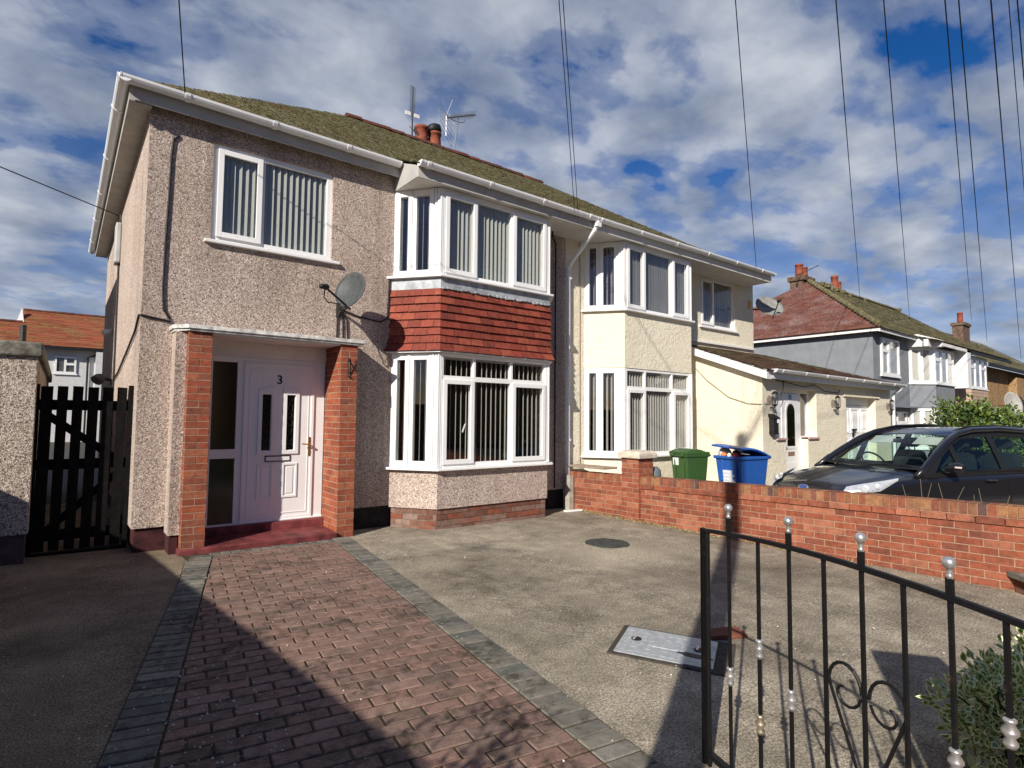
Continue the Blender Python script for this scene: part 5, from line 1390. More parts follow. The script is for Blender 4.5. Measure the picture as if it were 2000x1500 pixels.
def build_car():
    ST = [  # x, zc(center top), z at y=.45w, shoulder (y,z), side (y,z), low (y,z)
        (.0, .60, .595, (.52, .56), (.60, .45), (.56, .22)),
        (-.04, .70, .695, (.62, .66), (.70, .45), (.66, .2)),
        (-.14, .79, .785, (.74, .74), (.80, .46), (.76, .2)),
        (-.32, .86, .855, (.83, .80), (.875, .5), (.84, .2)),
        (-.60, .935, .93, (.875, .87), (.91, .55), (.88, .22)),
        (-.90, .995, .985, (.885, .925), (.925, .58), (.9, .24)),
        (-1.20, 1.045, 1.03, (.88, .955), (.93, .60), (.9, .24)),
        (-1.45, 1.06, 1.045, (.875, .965), (.93, .60), (.9, .24)),
        (-1.9, 1.0, 1.0, (.88, .975), (.935, .60), (.905, .24)),
        (-2.6, 1.0, 1.0, (.885, .985), (.94, .60), (.91, .24)),
        (-3.4, 1.0, 1.0, (.88, 1.0), (.935, .60), (.905, .24)),
        (-4.1, 1.02, 1.02, (.84, 1.03), (.90, .62), (.88, .26)),
        (-4.55, 1.02, 1.02, (.74, 1.02), (.80, .64), (.78, .3)),
        (-4.72, .95, .95, (.62, .93), (.66, .64), (.64, .34))]
    rows = []
    for x, zc, zm, sh, sd, lo in ST:
        mid = sd[1] + (sh[1] - sd[1]) * .72
        half = [(0, zc), (sh[0] * .4, zc - .004), (sh[0] * .72, zm - .008), (sh[0] * .93, sh[1] + .25 * (zm - sh[1])), (sh[0] + .012, sh[1] - .035), (sd[0] - .018, mid - .03), (sd[0] - .012, sd[1] + .1), (sd[0], sd[1]), (lo[0], lo[1]), (lo[0] * .8, lo[1] - .05)]
        row = [CP_(x, -y, z) for y, z in half[::-1]] + [CP_(x, y, z) for y, z in half[1:]]
        rows.append(row)
    mb = MB(); grid(mb, rows); mb.poly(rows[0]); mb.poly(rows[-1][::-1])
    o = mb.build('body', PAINT, CAR, smooth=True)
    s = o.modifiers.new('sub', 'SUBSURF'); s.levels = 2; s.render_levels = 2
    SP = lambda x, z, sgn=1: CP_(x, sgn * (.885 - max(0, z - .96) ** 1.15 * .50 - (0 if x > -3.6 else (-3.6 - x) * .06)), z)
    outer = [(-1.22, .93), (-1.30, 1.0), (-1.62, 1.21), (-1.95, 1.40), (-2.25, 1.535), (-2.6, 1.585), (-3.2, 1.60), (-3.8, 1.57), (-4.3, 1.50), (-4.62, 1.10), (-4.60, .98), (-3.8, .97), (-2.8, .955), (-2.0, .94)]
    wins = [[(-1.52, 1.0), (-1.98, 1.01), (-2.0, 1.335), (-1.78, 1.22)], [(-2.09, 1.012), (-2.86, 1.03), (-2.90, 1.50), (-2.55, 1.50), (-2.32, 1.465), (-2.1, 1.385)],
            [(-2.99, 1.035), (-3.72, 1.055), (-3.70, 1.475), (-3.02, 1.505)], [(-3.84, 1.06), (-4.42, 1.10), (-4.20, 1.40), (-3.82, 1.465)]]
    def dens(p):
        out = []
        for i in range(len(p)):
            a, b = p[i], p[(i + 1) % len(p)]; n = max(1, int(hypot(a[0] - b[0], a[1] - b[1]) / .12))
            for k in range(n): out.append((a[0] + (b[0] - a[0]) * k / n, a[1] + (b[1] - a[1]) * k / n))
        return out
    do = dens(outer); dw = [dens(w) for w in wins]
    allp = do + [p for w in dw for p in w]
    tris = tessellate_polygon([[Vector((x, z, 0)) for x, z in do]] + [[Vector((x, z, 0)) for x, z in w] for w in dw])
    for sgn in (1, -1):
        mb = MB(); v = [SP(x, z, sgn) for x, z in allp]; inn = [CP_(0, 0, 0) * 0 + SP(x, z, sgn) + (CP_(0, -sgn * .03, 0) - CP_(0, 0, 0)) for x, z in allp]
        mb.faces(v + inn, [tuple(t) if sgn > 0 else tuple(t)[::-1] for t in tris] + [tuple(len(v) + i for i in (t if sgn < 0 else t[::-1])) for t in tris])
        mb.build('side_frame', PAINT if False else CBLACK, CAR)
        for w in wins:
            mb = MB(); cx = sum(p[0] for p in w) / len(w); cz = sum(p[1] for p in w) / len(w)
            big = [(cx + (x - cx) * 1.03, cz + (z - cz) * 1.03) for x, z in w]; n = len(w)
            off = lambda d: (CP_(0, -sgn * d, 0) - CP_(0, 0, 0))
            mb.faces([SP(x, z, sgn) + off(.008) for x, z in big] + [SP(x, z, sgn) + off(.013) for x, z in big], [tuple(range(n)), tuple(range(2 * n - 1, n - 1, -1))])
            mb.build('side_window', GLASS_CAR, CAR)
        # A pillar + roof rail
        path = [(-1.15, .87, .955), (-1.35, .845, 1.07), (-1.65, .785, 1.255), (-1.95, .725, 1.425), (-2.25, .665, 1.545), (-2.6, .625, 1.60), (-3.2, .61, 1.62), (-3.8, .60, 1.59), (-4.25, .58, 1.53)]
        mb = MB(); mb.tube([CP_(x, sgn * y, z) for x, y, z in path], [.03, .042, .045, .045, .042, .04, .04, .04, .03], 10); mb.build('roof_rail', PAINT, CAR, smooth=True)
        mb = MB(); mb.tube([CP_(x, sgn * (y - .05), z + .045) for x, y, z in path[4:]], [.008, .016, .017, .017, .008], 8); mb.build('roof_bar', CBLACK, CAR, smooth=True)
    # roof
    rows = []
    for i, (x, z, y) in enumerate([(-2.12, 1.535, .62), (-2.3, 1.585, .645), (-2.6, 1.625, .62), (-3.1, 1.645, .605), (-3.7, 1.63, .595), (-4.2, 1.565, .57), (-4.45, 1.5, .55)]):
        zr = {0: 1.505, 1: 1.552, 2: 1.597, 3: 1.615, 4: 1.597, 5: 1.53, 6: 1.47}[i]
        rows.append([CP_(x - .06 * (abs(s) ** 2) * (i < 2), y * s, z - (z - zr) * s * s) for s in [k / 6 for k in range(-6, 7)]])
    mb = MB(); grid(mb, rows); mb.build('roof', PAINT, CAR, smooth=True)
    # windscreen
    rows = []
    for i in range(9):
        f = i / 8; row = []
        for k in range(-6, 7):
            s = k / 6
            x0, z0 = -1.02 - .30 * s * s, 1.055 - .02 * s * s; x1, z1 = -2.12 - .10 * s * s, 1.537 - .03 * s * s
            yy = (.84 + (.655 - .84) * f) * s
            bul = .035 * sin(pi * f)
            row.append(CP_(x0 + (x1 - x0) * f + bul * .5, yy, z0 + (z1 - z0) * f + bul))
        rows.append(row)
    mb = MB(); grid(mb, rows); mb.build('windscreen', GLASS_CAR, CAR, smooth=True)
    mb = MB(); rws = [[p + Vector((0, 0, .002)) for p in rows[0]], [a.lerp(b, .45) + Vector((0, 0, .003)) for a, b in zip(rows[0], rows[1])]]; grid(mb, rws); mb.build('scuttle', CBLACK, CAR)
    for y0, y1 in ((-.55, .1), (.2, .75)):
        mb = MB(); mb.tube([CP_(-1.06, y0, 1.075), CP_(-1.10 - .06, (y0 + y1) / 2, 1.10), CP_(-1.16 - .1 * abs(y1), y1, 1.095)], .009, 6); mb.build('wiper', CBLACK, CAR)
    # rear screen
    mb = MB(); grid(mb, [[CP_(-4.45, .5 * s, 1.49) for s in (-1, 0, 1)], [CP_(-4.68, .62 * s, 1.03) for s in (-1, 0, 1)]]); mb.build('rear_window', GLASS_CAR, CAR)
    # cabin
    mb = MB()
    def cbox(x0, x1, y0, y1, z0, z1): mb.obox(CP_(x0, y0, z0), CP_(x1, y0, z0) - CP_(x0, y0, z0), CP_(x0, y1, z0) - CP_(x0, y0, z0), CP_(x0, y0, z1) - CP_(x0, y0, z0))
    rows = [[CP_(-1.25 - .05 * abs(s), .8 * s, 1.035) for s in (-1, -.5, 0, .5, 1)], [CP_(-1.6, .8 * s, 1.075 + .02 * (s < 0)) for s in (-1, -.5, 0, .5, 1)], [CP_(-1.75, .8 * s, 1.03) for s in (-1, -.5, 0, .5, 1)]]
    grid(mb, rows); cbox(-1.75, -1.78, -.8, .8, .98, 1.03); mb.build('dashboard', CINT, CAR)
    for x, ys in ((-2.62, (-.38, .38)), (-3.5, (-.45, 0, .45))):
        for y in ys:
            mb = MB(); n = 8
            prof = [(y - .24, 1.0), (y - .235, 1.12), (y - .19, 1.22), (y - .1, 1.25), (y + .1, 1.25), (y + .19, 1.22), (y + .235, 1.12), (y + .24, 1.0)]
            fr = [CP_(x + .05 - .1 * (z - 1), yy, z) for yy, z in prof]; bk = [CP_(x - .1 - .1 * (z - 1), yy, z) for yy, z in prof]
            mb.faces(fr + bk, [tuple(range(n)), tuple(range(2 * n - 1, n - 1, -1))] + [(i, n + i, n + (i + 1) % n, (i + 1) % n) for i in range(n)])
            st = mb.build('seat', CINT, CAR)
            mb = MB(); n = 8; prof = [(y + .13 * cos(a), 1.375 + .085 * sin(a)) for a in [2 * pi * i / 8 + .4 for i in range(8)]]
            fr = [CP_(x - .03, yy, z) for yy, z in prof]; bk = [CP_(x - .13, yy, z) for yy, z in prof]
            mb.faces(fr + bk, [tuple(range(n)), tuple(range(2 * n - 1, n - 1, -1))] + [(i, n + i, n + (i + 1) % n, (i + 1) % n) for i in range(n)])
            for q in (-.05, .05): mb.tube([CP_(x - .08, y + q, 1.22), CP_(x - .08, y + q, 1.32)], .008, 6)
            mb.build('headrest', CINT, st)
    mb = MB(); c = CP_(-1.86, -.38, 1.06); ax = (CP_(-1, 0, .75) - CP_(0, 0, 0)).normalized()
    a_ = Vector((0, 0, 1)).cross(ax).normalized(); b_ = ax.cross(a_)
    mb.tube([c + (a_ * cos(t * pi / 12) + b_ * sin(t * pi / 12)) * .185 for t in range(25)], .014, 6); mb.tube([c - a_ * .18, c + a_ * .18], .02, 6); mb.build('steering_wheel', CBLACK, CAR)
    mb = MB(); cbox(-1.98, -2.0, -.13, .13, 1.385, 1.445); cbox(-1.9, -1.97, -.02, .02, 1.40, 1.48); mb.build('interior_mirror', CBLACK, CAR)
    VIS = simple('sun_visor', (.45, .45, .42), .9)
    for y0, y1 in ((-.56, -.18), (.18, .56)):
        mb = MB(); mb.hexa([CP_(-2.13, y0, 1.48), CP_(-2.13, y1, 1.48), CP_(-2.14, y1, 1.485), CP_(-2.14, y0, 1.485), CP_(-1.98, y0, 1.375), CP_(-1.98, y1, 1.375), CP_(-1.99, y1, 1.37), CP_(-1.99, y0, 1.37)]); mb.build('sun_visor', VIS, CAR)
    # door mirrors
    for sgn in (1, -1):
        mb = MB(); rows = []
        for i in range(7):
            f = i / 6; rr = sin(pi * (.12 + .78 * f)) ** .5
            rows.append([CP_(-1.66 - .16 * (f - .1) * .2 - .075 * rr * cos(a) * 1.0, sgn * (.93 + .21 * f), 1.085 + .075 * rr * sin(a)) for a in [2 * pi * k / 12 for k in range(13)]])
        grid(mb, rows); mb.poly(rows[0][:-1]); mb.poly(rows[-1][:-1][::-1]); mb.tube([CP_(-1.66, sgn * .86, 1.01), CP_(-1.66, sgn * .96, 1.04)], .03, 8)
        mr = mb.build('door_mirror', PAINT, CAR, smooth=True)
        mb = MB(); mb.tube([CP_(-1.60, sgn * 1.08, 1.095), CP_(-1.63, sgn * 1.15, 1.09)], .012, 6); mb.build('indicator', simple('amber_clear', (.6, .5, .45), .3), mr)
    # headlights
    HL = simple('headlight_silver', (.75, .77, .80), .18, .2, 30, metal=.55)
    for sgn in (1, -1):
        up = [(-.20, .60, .805), (-.36, .735, .855), (-.55, .82, .89), (-.80, .888, .935)]; lo = [(-.10, .60, .70), (-.24, .785, .715), (-.48, .885, .765), (-.76, .912, .90)]
        mb = MB(); rows = []
        for i in range(5):
            f = i / 4; rows.append([CP_(a[0] + (b[0] - a[0]) * f + .035 * sin(pi * f), sgn * (a[1] + (b[1] - a[1]) * f + .028 * sin(pi * f)), a[2] + (b[2] - a[2]) * f + .012) for a, b in zip(up, lo)])
        grid(mb, rows); hl = mb.build('headlight', HL, CAR, smooth=True)
        mb = MB(); mb.lathe(CP_(-.30, sgn * .80, .80), [(.05, 0), (.05, .03), (.035, .035)], 14, (CP_(1, sgn * .7, .1) - CP_(0, 0, 0))); mb.lathe(CP_(-.45, sgn * .855, .835), [(.035, 0), (.035, .03), (.02, .035)], 14, (CP_(1, sgn * .9, .1) - CP_(0, 0, 0))); mb.build('lamp', simple('lamp_chrome', (.5, .51, .53), .35, .1, metal=.3), hl)
    mb = MB(); mb.hexa([CP_(.012, -.45, .50), CP_(.012, .45, .50), CP_(-.1, .45, .50), CP_(-.1, -.45, .50), CP_(-.03, -.5, .64), CP_(-.03, .5, .64), CP_(-.1, .5, .64), CP_(-.1, -.5, .64)]); mb.build('grille', CBLACK, CAR)
    ax = (CP_(.8, 0, .55) - CP_(0, 0, 0)).normalized(); a_ = (CP_(0, 1, 0) - CP_(0, 0, 0)).normalized(); b_ = ax.cross(a_).normalized(); c = CP_(-.045, 0, .745)
    for rr, mt, nm, d in ((1, SILVER, 'badge', .0), (.86, simple('badge_blue', (.03, .07, .25), .25), 'emblem', .004)):
        mb = MB(); n = 20; v = [c + a_ * .085 * rr * cos(2 * pi * i / n) + b_ * .035 * rr * sin(2 * pi * i / n) + ax * d for i in range(n)]; v2 = [p + ax * .012 for p in v]
        mb.faces(v + v2, [tuple(range(n - 1, -1, -1)), tuple(range(n, 2 * n))] + [(i, (i + 1) % n, n + (i + 1) % n, n + i) for i in range(n)]); bd = mb.build(nm, mt, CAR)
    for x in (-.93, -3.75):
        for sgn in (1, -1):
            mb = MB(); ax = CP_(0, sgn, 0) - CP_(0, 0, 0); mb.lathe(CP_(x, sgn * .80, .33), [(.2, -.02), (.32, -.02), (.335, .03), (.335, .1), (.31, .135), (.22, .14)], 28, ax); wh = mb.build('wheel', RUB, CAR, smooth=True)
            mb = MB(); mb.lathe(CP_(x, sgn * .80, .33), [(.05, .12), (.22, .12), (.225, .135), (.2, .14)], 24, ax); mb.build('rim', ALU, wh, smooth=True)
            mb = MB(); mb.tube([CP_(x + .39 * cos(a), sgn * .935, .34 + .39 * sin(a)) for a in [pi * k / 12 for k in range(13)]], .02, 6); mb.build('wheel_arch', CBLACK, CAR)
    for x in (-2.62, -3.55):
        mb = MB(); mb.tube([CP_(x, .945, .88), CP_(x + .02, .965, .885), CP_(x + .19, .965, .89), CP_(x + .21, .945, .885)], .014, 6); mb.build('door_handle', PAINT, CAR)
    mb = MB(); 
    for x in (-1.52, -2.93): mb.tube([CP_(x, .886, .95), CP_(x - .01, .925, .86), CP_(x - .02, .937, .7), CP_(x, .94, .5)], .004, 5)
    mb.build('shut_line', CBLACK, CAR)
build_car()

# ------------------------------------------------------------------ vegetation
def leaf_mat(name, c0, c1, rough=.45):
    m, t, b = base(name, rough, .35)
    L(t, mixc(t, rnd(t), (*c0, 1), (*c1, 1)), b.inputs['Base Color'])
    try: b.inputs['Subsurface Weight'].default_value = 0
    except Exception: pass
    return m
LEAFG = leaf_mat('euonymus_green', (.15, .25, .045), (.25, .36, .08)); LEAFC = leaf_mat('euonymus_cream', (.74, .77, .38), (.86, .87, .52)); STEM = simple('stem', (.07, .055, .03), .9)
HEDGE_L = leaf_mat('hedge_leaf', (.05, .10, .015), (.15, .20, .04)); HEDGE_D = leaf_mat('hedge_leaf_dark', (.018, .04, .01), (.05, .085, .02))
def leaf(mb, p, d, n, ln, w, var=True, m0=0, m1=1, r=None):
    d = d.normalized(); s = d.cross(n).normalized(); n = s.cross(d); r = random.random() if r is None else r
    fold = n * w * random.uniform(.1, .35); tip = -n * ln * random.uniform(0, .25)
    pts = [p, p + d * ln * .3 + s * w * .42 + fold, p + d * ln * .62 + s * w * .44 + fold + tip * .3, p + d * ln + tip, p + d * ln * .62 - s * w * .44 + fold + tip * .3, p + d * ln * .3 - s * w * .42 + fold]
    if var:
        c = p + d * ln * .5 + tip * .25
        inn = [c + (q - c) * .62 + n * .0006 for q in pts]
        mb.faces(inn, [(0, 1, 2, 3), (0, 3, 4, 5)], m0, r)
        mb.faces(pts + inn, [(i, (i + 1) % 6, 6 + (i + 1) % 6, 6 + i) for i in range(6)], m1, r)
    else: mb.faces(pts, [(0, 1, 2, 3), (0, 3, 4, 5)], m0, r)
def rv(): 
    while True:
        v = Vector((random.uniform(-1, 1), random.uniform(-1, 1), random.uniform(-1, 1)))
        if .1 < v.length < 1: return v.normalized()
VB = thing('shrub', 'variegated cream-edged leafy shrub growing behind the iron gate', 'shrub', (3.15, .55, 0))
lv, st = MB(), MB()
for lobe, rad, cnt in (((3.24, .64, .24), .25, 820), ((3.52, .56, .28), .28, 740), ((2.80, .40, .10), .18, 340), ((3.14, .36, .17), .28, 640), ((3.05, .70, .34), .10, 100), ((3.7, .34, .25), .34, 500)):
    c = Vector(lobe)
    for i in range(cnt):
        d = rv(); rr = rad * random.uniform(.62, 1.05) * (1 + .18 * sin(5 * d.x + 3 * d.z) * cos(4 * d.y)); p = c + Vector((d.x, d.y, d.z * .9)) * rr
        if p.z < .02: continue
        dd = (d + rv() * .7 + Vector((0, 0, .25))).normalized(); leaf(lv, p, dd, (d + rv() * .5), random.uniform(.034, .066), random.uniform(.022, .036))
    for i in range(14):
        d = rv(); st.tube([Vector((3.15, .55, .0)) + Vector((random.uniform(-.1, .1), random.uniform(-.1, .1), 0)), (Vector((3.15, .55, .1)) + c) / 2 + rv() * .05, c + d * rad * .9], [.007, .005, .003], 5)
for tip in ((2.98, .83, .38), (2.72, .66, .22)):                       # shoot tips with sunlight painted in as a paler leaf colour
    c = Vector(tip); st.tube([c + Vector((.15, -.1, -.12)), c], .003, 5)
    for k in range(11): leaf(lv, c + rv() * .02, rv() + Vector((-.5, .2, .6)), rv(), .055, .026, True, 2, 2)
lv.build('leaves', [LEAFG, LEAFC, leaf_mat('sunlit_shoot', (.55, .60, .26), (.62, .66, .36))], VB); st.build('stems', STEM, VB)
def hedge(name, label, cat, boxes, n, loc, ms, size=(.05, .09)):
    t = thing(name, label, cat, loc); mb = MB(); sb = MB()
    for (x0, x1, y0, y1, z0, z1), k in zip(boxes, n):
        c = Vector(((x0 + x1) / 2, (y0 + y1) / 2, (z0 + z1) / 2)); h = Vector(((x1 - x0) / 2, (y1 - y0) / 2, (z1 - z0) / 2))
        for i in range(k):
            d = rv(); f = random.uniform(.72, 1.0) * (1 + .16 * sin(7 * d.x + 2) * cos(6 * d.z + 3 * d.y)); p = c + Vector((max(-1, min(1, d.x * 1.35)) * h.x, max(-1, min(1, d.y * 1.35)) * h.y, max(-1, min(1, d.z * 1.3)) * h.z)) * f
            leaf(mb, p, d + rv() * .9 + Vector((0, 0, .3)), d + rv() * .6, random.uniform(*size), random.uniform(*size) * .5, False, random.choice((0, 0, 1)))
        for i in range(12): sb.tube([(c.x + random.uniform(-.5, .5) * h.x, c.y, loc[2]), c + Vector((random.uniform(-1, 1) * h.x, random.uniform(-.5, .5) * h.y, h.z * random.uniform(.3, 1.05)))], [.02, .006], 5)
    mb.build('leaves', ms, t); sb.build('stems', STEM, t); return t
hedge('hedge', 'dense green hedge beyond the roof of the parked car', 'hedge', [(15.6, 18.2, 3.2, 4.4, .1, 1.78), (17.5, 21, 2.6, 4.0, .1, 1.62), (15.2, 16.6, 3.4, 4.4, .4, 1.95)], (5200, 5200, 1500), (17, 3.5, -.2), [HEDGE_L, HEDGE_D], (.07, .13))
SH = thing('shrub', 'bare twiggy shrub by the left fence, its shadow falling on the paving', 'shrub', (-.95, .95, 0)); mb, lv = MB(), MB()
for i in range(26):
    a = random.uniform(0, 2 * pi); r = random.uniform(.1, .5); h = random.uniform(1.2, 1.75); b0 = Vector((-.95 + random.uniform(-.08, .08), .95 + random.uniform(-.08, .08), 0)); tp = Vector((-.95 + r * cos(a), .95 + r * sin(a), h))
    md = b0.lerp(tp, .6) + rv() * .06; mb.tube([b0, md, tp], [.012, .008, .003], 5)
    for k in range(5):
        q = md.lerp(tp, k / 4); e = q + rv() * .14; mb.tube([q, e], .003, 4)
        for z_ in range(5): leaf(lv, e + rv() * .05, rv(), rv(), .05, .025, False)
mb.build('stems', STEM, SH); lv.build('leaves', [HEDGE_D, HEDGE_L], SH)
TW = thing('bare_plant', 'few bare dry twigs poking up behind the brick wall by the car', 'plant', (7.45, 2.0, -.07)); mb = MB()
for y, lean, h in ((2.25, .1, .80), (2.20, -.12, .84), (2.16, .02, .88), (2.0, -.2, .83), (1.92, .1, .85), (1.72, 0, .76), (1.62, .06, .83), (1.56, -.12, .78)):
    mb.tube([(7.35, y, -.07), (7.34, y + lean * .3, h * .6), (7.33, y + lean, h)], [.004, .0035, .002], 5)
mb.build('stems', simple('dry_twig', (.20, .165, .12), .9), TW)
# weeds and debris along the wall foot
mb = MB()
for i in range(900):
    y = 7.0 - abs(random.gauss(0, 1)) * 2.0; x = 6.985 - abs(random.gauss(0, .045)) - .01
    if y < 1.7: continue
    p = Vector((x, y, gz(x))); leaf(mb, p, rv() * .8 + Vector((-.2, 0, .6)), rv(), random.uniform(.015, .045), random.uniform(.008, .02), False, random.choice((0, 1, 1, 2)))
o = mb.build('weeds', [LEAFG, simple('dead_leaf', (.20, .13, .065), .9, .4, 30), simple('straw', (.38, .30, .17), .9)]); o['kind'] = 'stuff'; o['label'] = 'thin strip of weeds and dead leaves along the foot of the brick wall'; o['category'] = 'weeds'
mb = MB()
for i in range(420):
    x, y = (random.uniform(-.9, 6.9), random.uniform(1.2, 7)) if random.random() < .55 else (random.gauss(.55, .22), random.gauss(3.1, .35))
    r = random.uniform(.003, .010) * (1.4 if random.random() < .08 else 1)
    c = Vector((x, y, gz(x) + .014)); mb.faces([c + Vector((random.uniform(.5, 1) * r * cos(a), random.uniform(.5, 1) * r * sin(a), random.uniform(0, .6) * r)) for a in (0, 1.6, 3.1, 4.7)] + [c + Vector((0, 0, r))], [(0, 1, 4), (1, 2, 4), (2, 3, 4), (3, 0, 4)])
o = mb.build('grit', simple('pale_grit', (.55, .53, .48), .9, .2, 40)); o['kind'] = 'stuff'; o['label'] = 'pale flecks of grit scattered over the paving'; o['category'] = 'grit'

# ------------------------------------------------------------------ dishes, aerials
def dish(name, label, c, normal, r, up, lnb_side, mount, mat=DISHG, group=None, arm=1.0):
    t = thing(name, label, 'satellite dish', tuple(mount[-1]), group)
    n = Vector(normal).normalized(); s = Vector((0, 0, 1)).cross(n).normalized(); u = n.cross(s); c = Vector(c)
    mb = MB(); R1 = 7; K = 32; v = []
    for side in (0, 1):
        for i in range(R1 + 1):
            f = i / R1
            for k in range(K):
                a = 2 * pi * k / K; v.append(c + s * r * f * cos(a) * .93 + u * r * f * sin(a) + n * (r * .22 * f * f - side * .012))
    fs = []
    for side in (0, 1):
        b0 = side * (R1 + 1) * K
        for i in range(R1):
            for k in range(K):
                q = (b0 + i * K + k, b0 + i * K + (k + 1) % K, b0 + (i + 1) * K + (k + 1) % K, b0 + (i + 1) * K + k); fs.append(q if side == 0 else q[::-1])
    b0 = R1 * K; b1 = (R1 + 1) * K + R1 * K
    for k in range(K): fs.append((b0 + k, b0 + (k + 1) % K, b1 + (k + 1) % K, b1 + k))
    mb.faces(v, fs); mb.build('reflector', mat, t, smooth=True)
    f0 = c - u * r * .95 + n * r * .05; l = c - u * r * .75 + n * r * 1.25 * arm
    mb = MB(); mb.tube([f0 - n * .05, f0, l], .014, 8); ar = mb.build('arm', DARKSTEEL, t)
    mb = MB(); ax = (c - l).normalized(); mb.lathe(l - ax * .05, [(.02, -.03), (.03, -.02), (.03, .05), (.036, .055), (.036, .085), (.01, .09)], 14, ax); mb.build('lnb', CBLACK, ar, smooth=True)
    mb = MB(); mb.tube([c - n * .02] + [Vector(p) for p in mount], .018, 8); q = Vector(mount[-1]); mb.obox(q - Vector((.05, .008, .09)), Vector((.1, 0, 0)), Vector((0, .012, 0)), Vector((0, 0, .18))); mb.build('bracket', DARKSTEEL, t)
    return t, l
d1, lnb = dish('satellite_dish', 'round grey satellite dish on the pebbledash wall above the porch', (2.84, 6.93, 3.08), (-.85, -.45, .28), .245, 1, -1, [(2.90, 7.06, 3.02), (2.86, 7.16, 2.9), (2.84, 7.34, 2.88)], arm=1.5)
dish('satellite_dish', 'big rusty-edged satellite dish on the side of the cream house', (13.75, 7.2, 4.28), (-.45, -.62, .62), .36, 1, 1, [(13.5, 7.5, 4.25), (13.31, 7.55, 4.25)], simple('old_dish', (.20, .20, .19), .6, .3, 9))
dish('satellite_dish', 'pale satellite dish on the brown house behind the hedge', (36.6, 7.0, 2.35), (-.4, -.9, .2), .62, 1, 1, [(36.8, 7.5, 2.3), (36.8, 7.93, 2.3)], simple('pale_dish', (.35, .34, .31), .7))
dish('satellite_dish', 'dark satellite dish at the right edge on the brown house', (44.2, 7.4, 3.0), (-.6, -.75, .25), .8, 1, 1, [(44.6, 7.9, 2.8), (44.7, 8.2, 2.7)], simple('dark_dish', (.09, .095, .10), .6))

AE = thing('tv_aerial', 'upright dark television aerial beside the chimney pots', 'aerial', (5.92, 11.3, 7.5)); mb = MB()
mb.tube([(5.93, 11.3, 7.35), (5.92, 11.3, 8.32)], .018, 8); mb.tube([(5.92, 11.3, 8.3), (5.925, 11.3, 8.97)], .012, 6); mb.build('mast', DARKSTEEL, AE)
mb = MB()
for k in range(21): z = 8.36 + k * .03; mb.tube([(5.84, 11.28, z), (6.0, 11.32, z)], .0045, 4)
mb.build('elements', DARKSTEEL, AE)
mb = MB(); mb.box(5.74, 5.87, 11.29, 11.31, 8.25, 8.34); mb.box(5.97, 6.1, 11.29, 11.31, 8.25, 8.34); mb.build('reflector', WHITEP, AE)
mb = MB(); mb.tube([(5.95, 11.25, 7.95), (6.12, 11.2, 7.72)], .03, 6); mb.tube([(5.85, 11.3, 8.0), (6.05, 11.3, 7.86)], .008, 5); mb.build('clamp', DARKSTEEL, AE)
AE2 = thing('tv_aerial', 'leaning aluminium pole with a tilted many-element television aerial', 'aerial', (7.03, 11.3, 7.4)); mb = MB()
mb.tube([(7.0, 11.3, 7.3), (7.18, 11.3, 8.64)], .02, 8); mb.build('mast', ALU, AE2)
mb = MB(); B0, B1 = Vector((6.82, 11.25, 8.50)), Vector((7.72, 11.35, 8.93)); mb.tube([B0, B1], .012, 6); bd = (B1 - B0).normalized()
for k in range(15):
    p = B0 + (B1 - B0) * (.1 + .06 * k); q = Vector((.03, .10, .0)) + Vector((-bd.z, 0, bd.x)) * .085
    mb.tube([p - q, p + q], .0055, 4); q2 = Vector((-.03, .1, 0)) - Vector((-bd.z, 0, bd.x)) * .075; mb.tube([p - q2, p + q2], .0045, 4)
mb.tube([Vector((7.1, 11.3, 8.66)) + Vector((.28 * cos(a), 0, .13 * sin(a))) for a in [pi * k / 8 - pi for k in range(9)]], .008, 5)
mb.build('elements', DARKSTEEL, AE2)
mb = MB(); mb.tube([(6.97, 11.25, 9.0), (6.80, 11.25, 8.55), (6.80, 11.25, 8.05)], .009, 5)
for k in range(5): z = 8.62 - k * .13; mb.tube([(6.5, 11.05, z + .06), (6.8, 11.25, z - .06), (7.1, 11.45, z - .16)], .006, 4)
mb.build('reflector', ALU, AE2)
for x, z0, z1 in ((25.8, 7.8, 8.1),):
    t = thing('tv_aerial', 'thin aerial rod slanting from the grey house chimney', 'aerial', (x, 12, z0)); mb = MB(); mb.tube([(25.5, 12, 7.95), (27.6, 12, 8.75)], .02, 5); mb.tube([(25.5, 12, 7.7), (25.5, 12, 8.0)], .03, 5); mb.build('mast', DARKSTEEL, t)
for a_ in (AE, AE2): a_.location = a_.location + Vector((.165, .3, .18))
t = thing('tv_aerial', 'small aerial beside the second chimney of the grey house', 'aerial', (29.8, 12.4, 7.6)); mb = MB(); mb.tube([(29.7, 12.4, 7.5), (29.8, 12.4, 8.25)], .03, 5); mb.tube([(29.3, 12.4, 8.2), (30.5, 12.4, 8.3)], .025, 5)
for k in range(5): mb.tube([(29.5 + k * .2, 12.3, 8.05), (29.5 + k * .2, 12.5, 8.4)], .015, 4)
mb.build('mast', ALU, t)

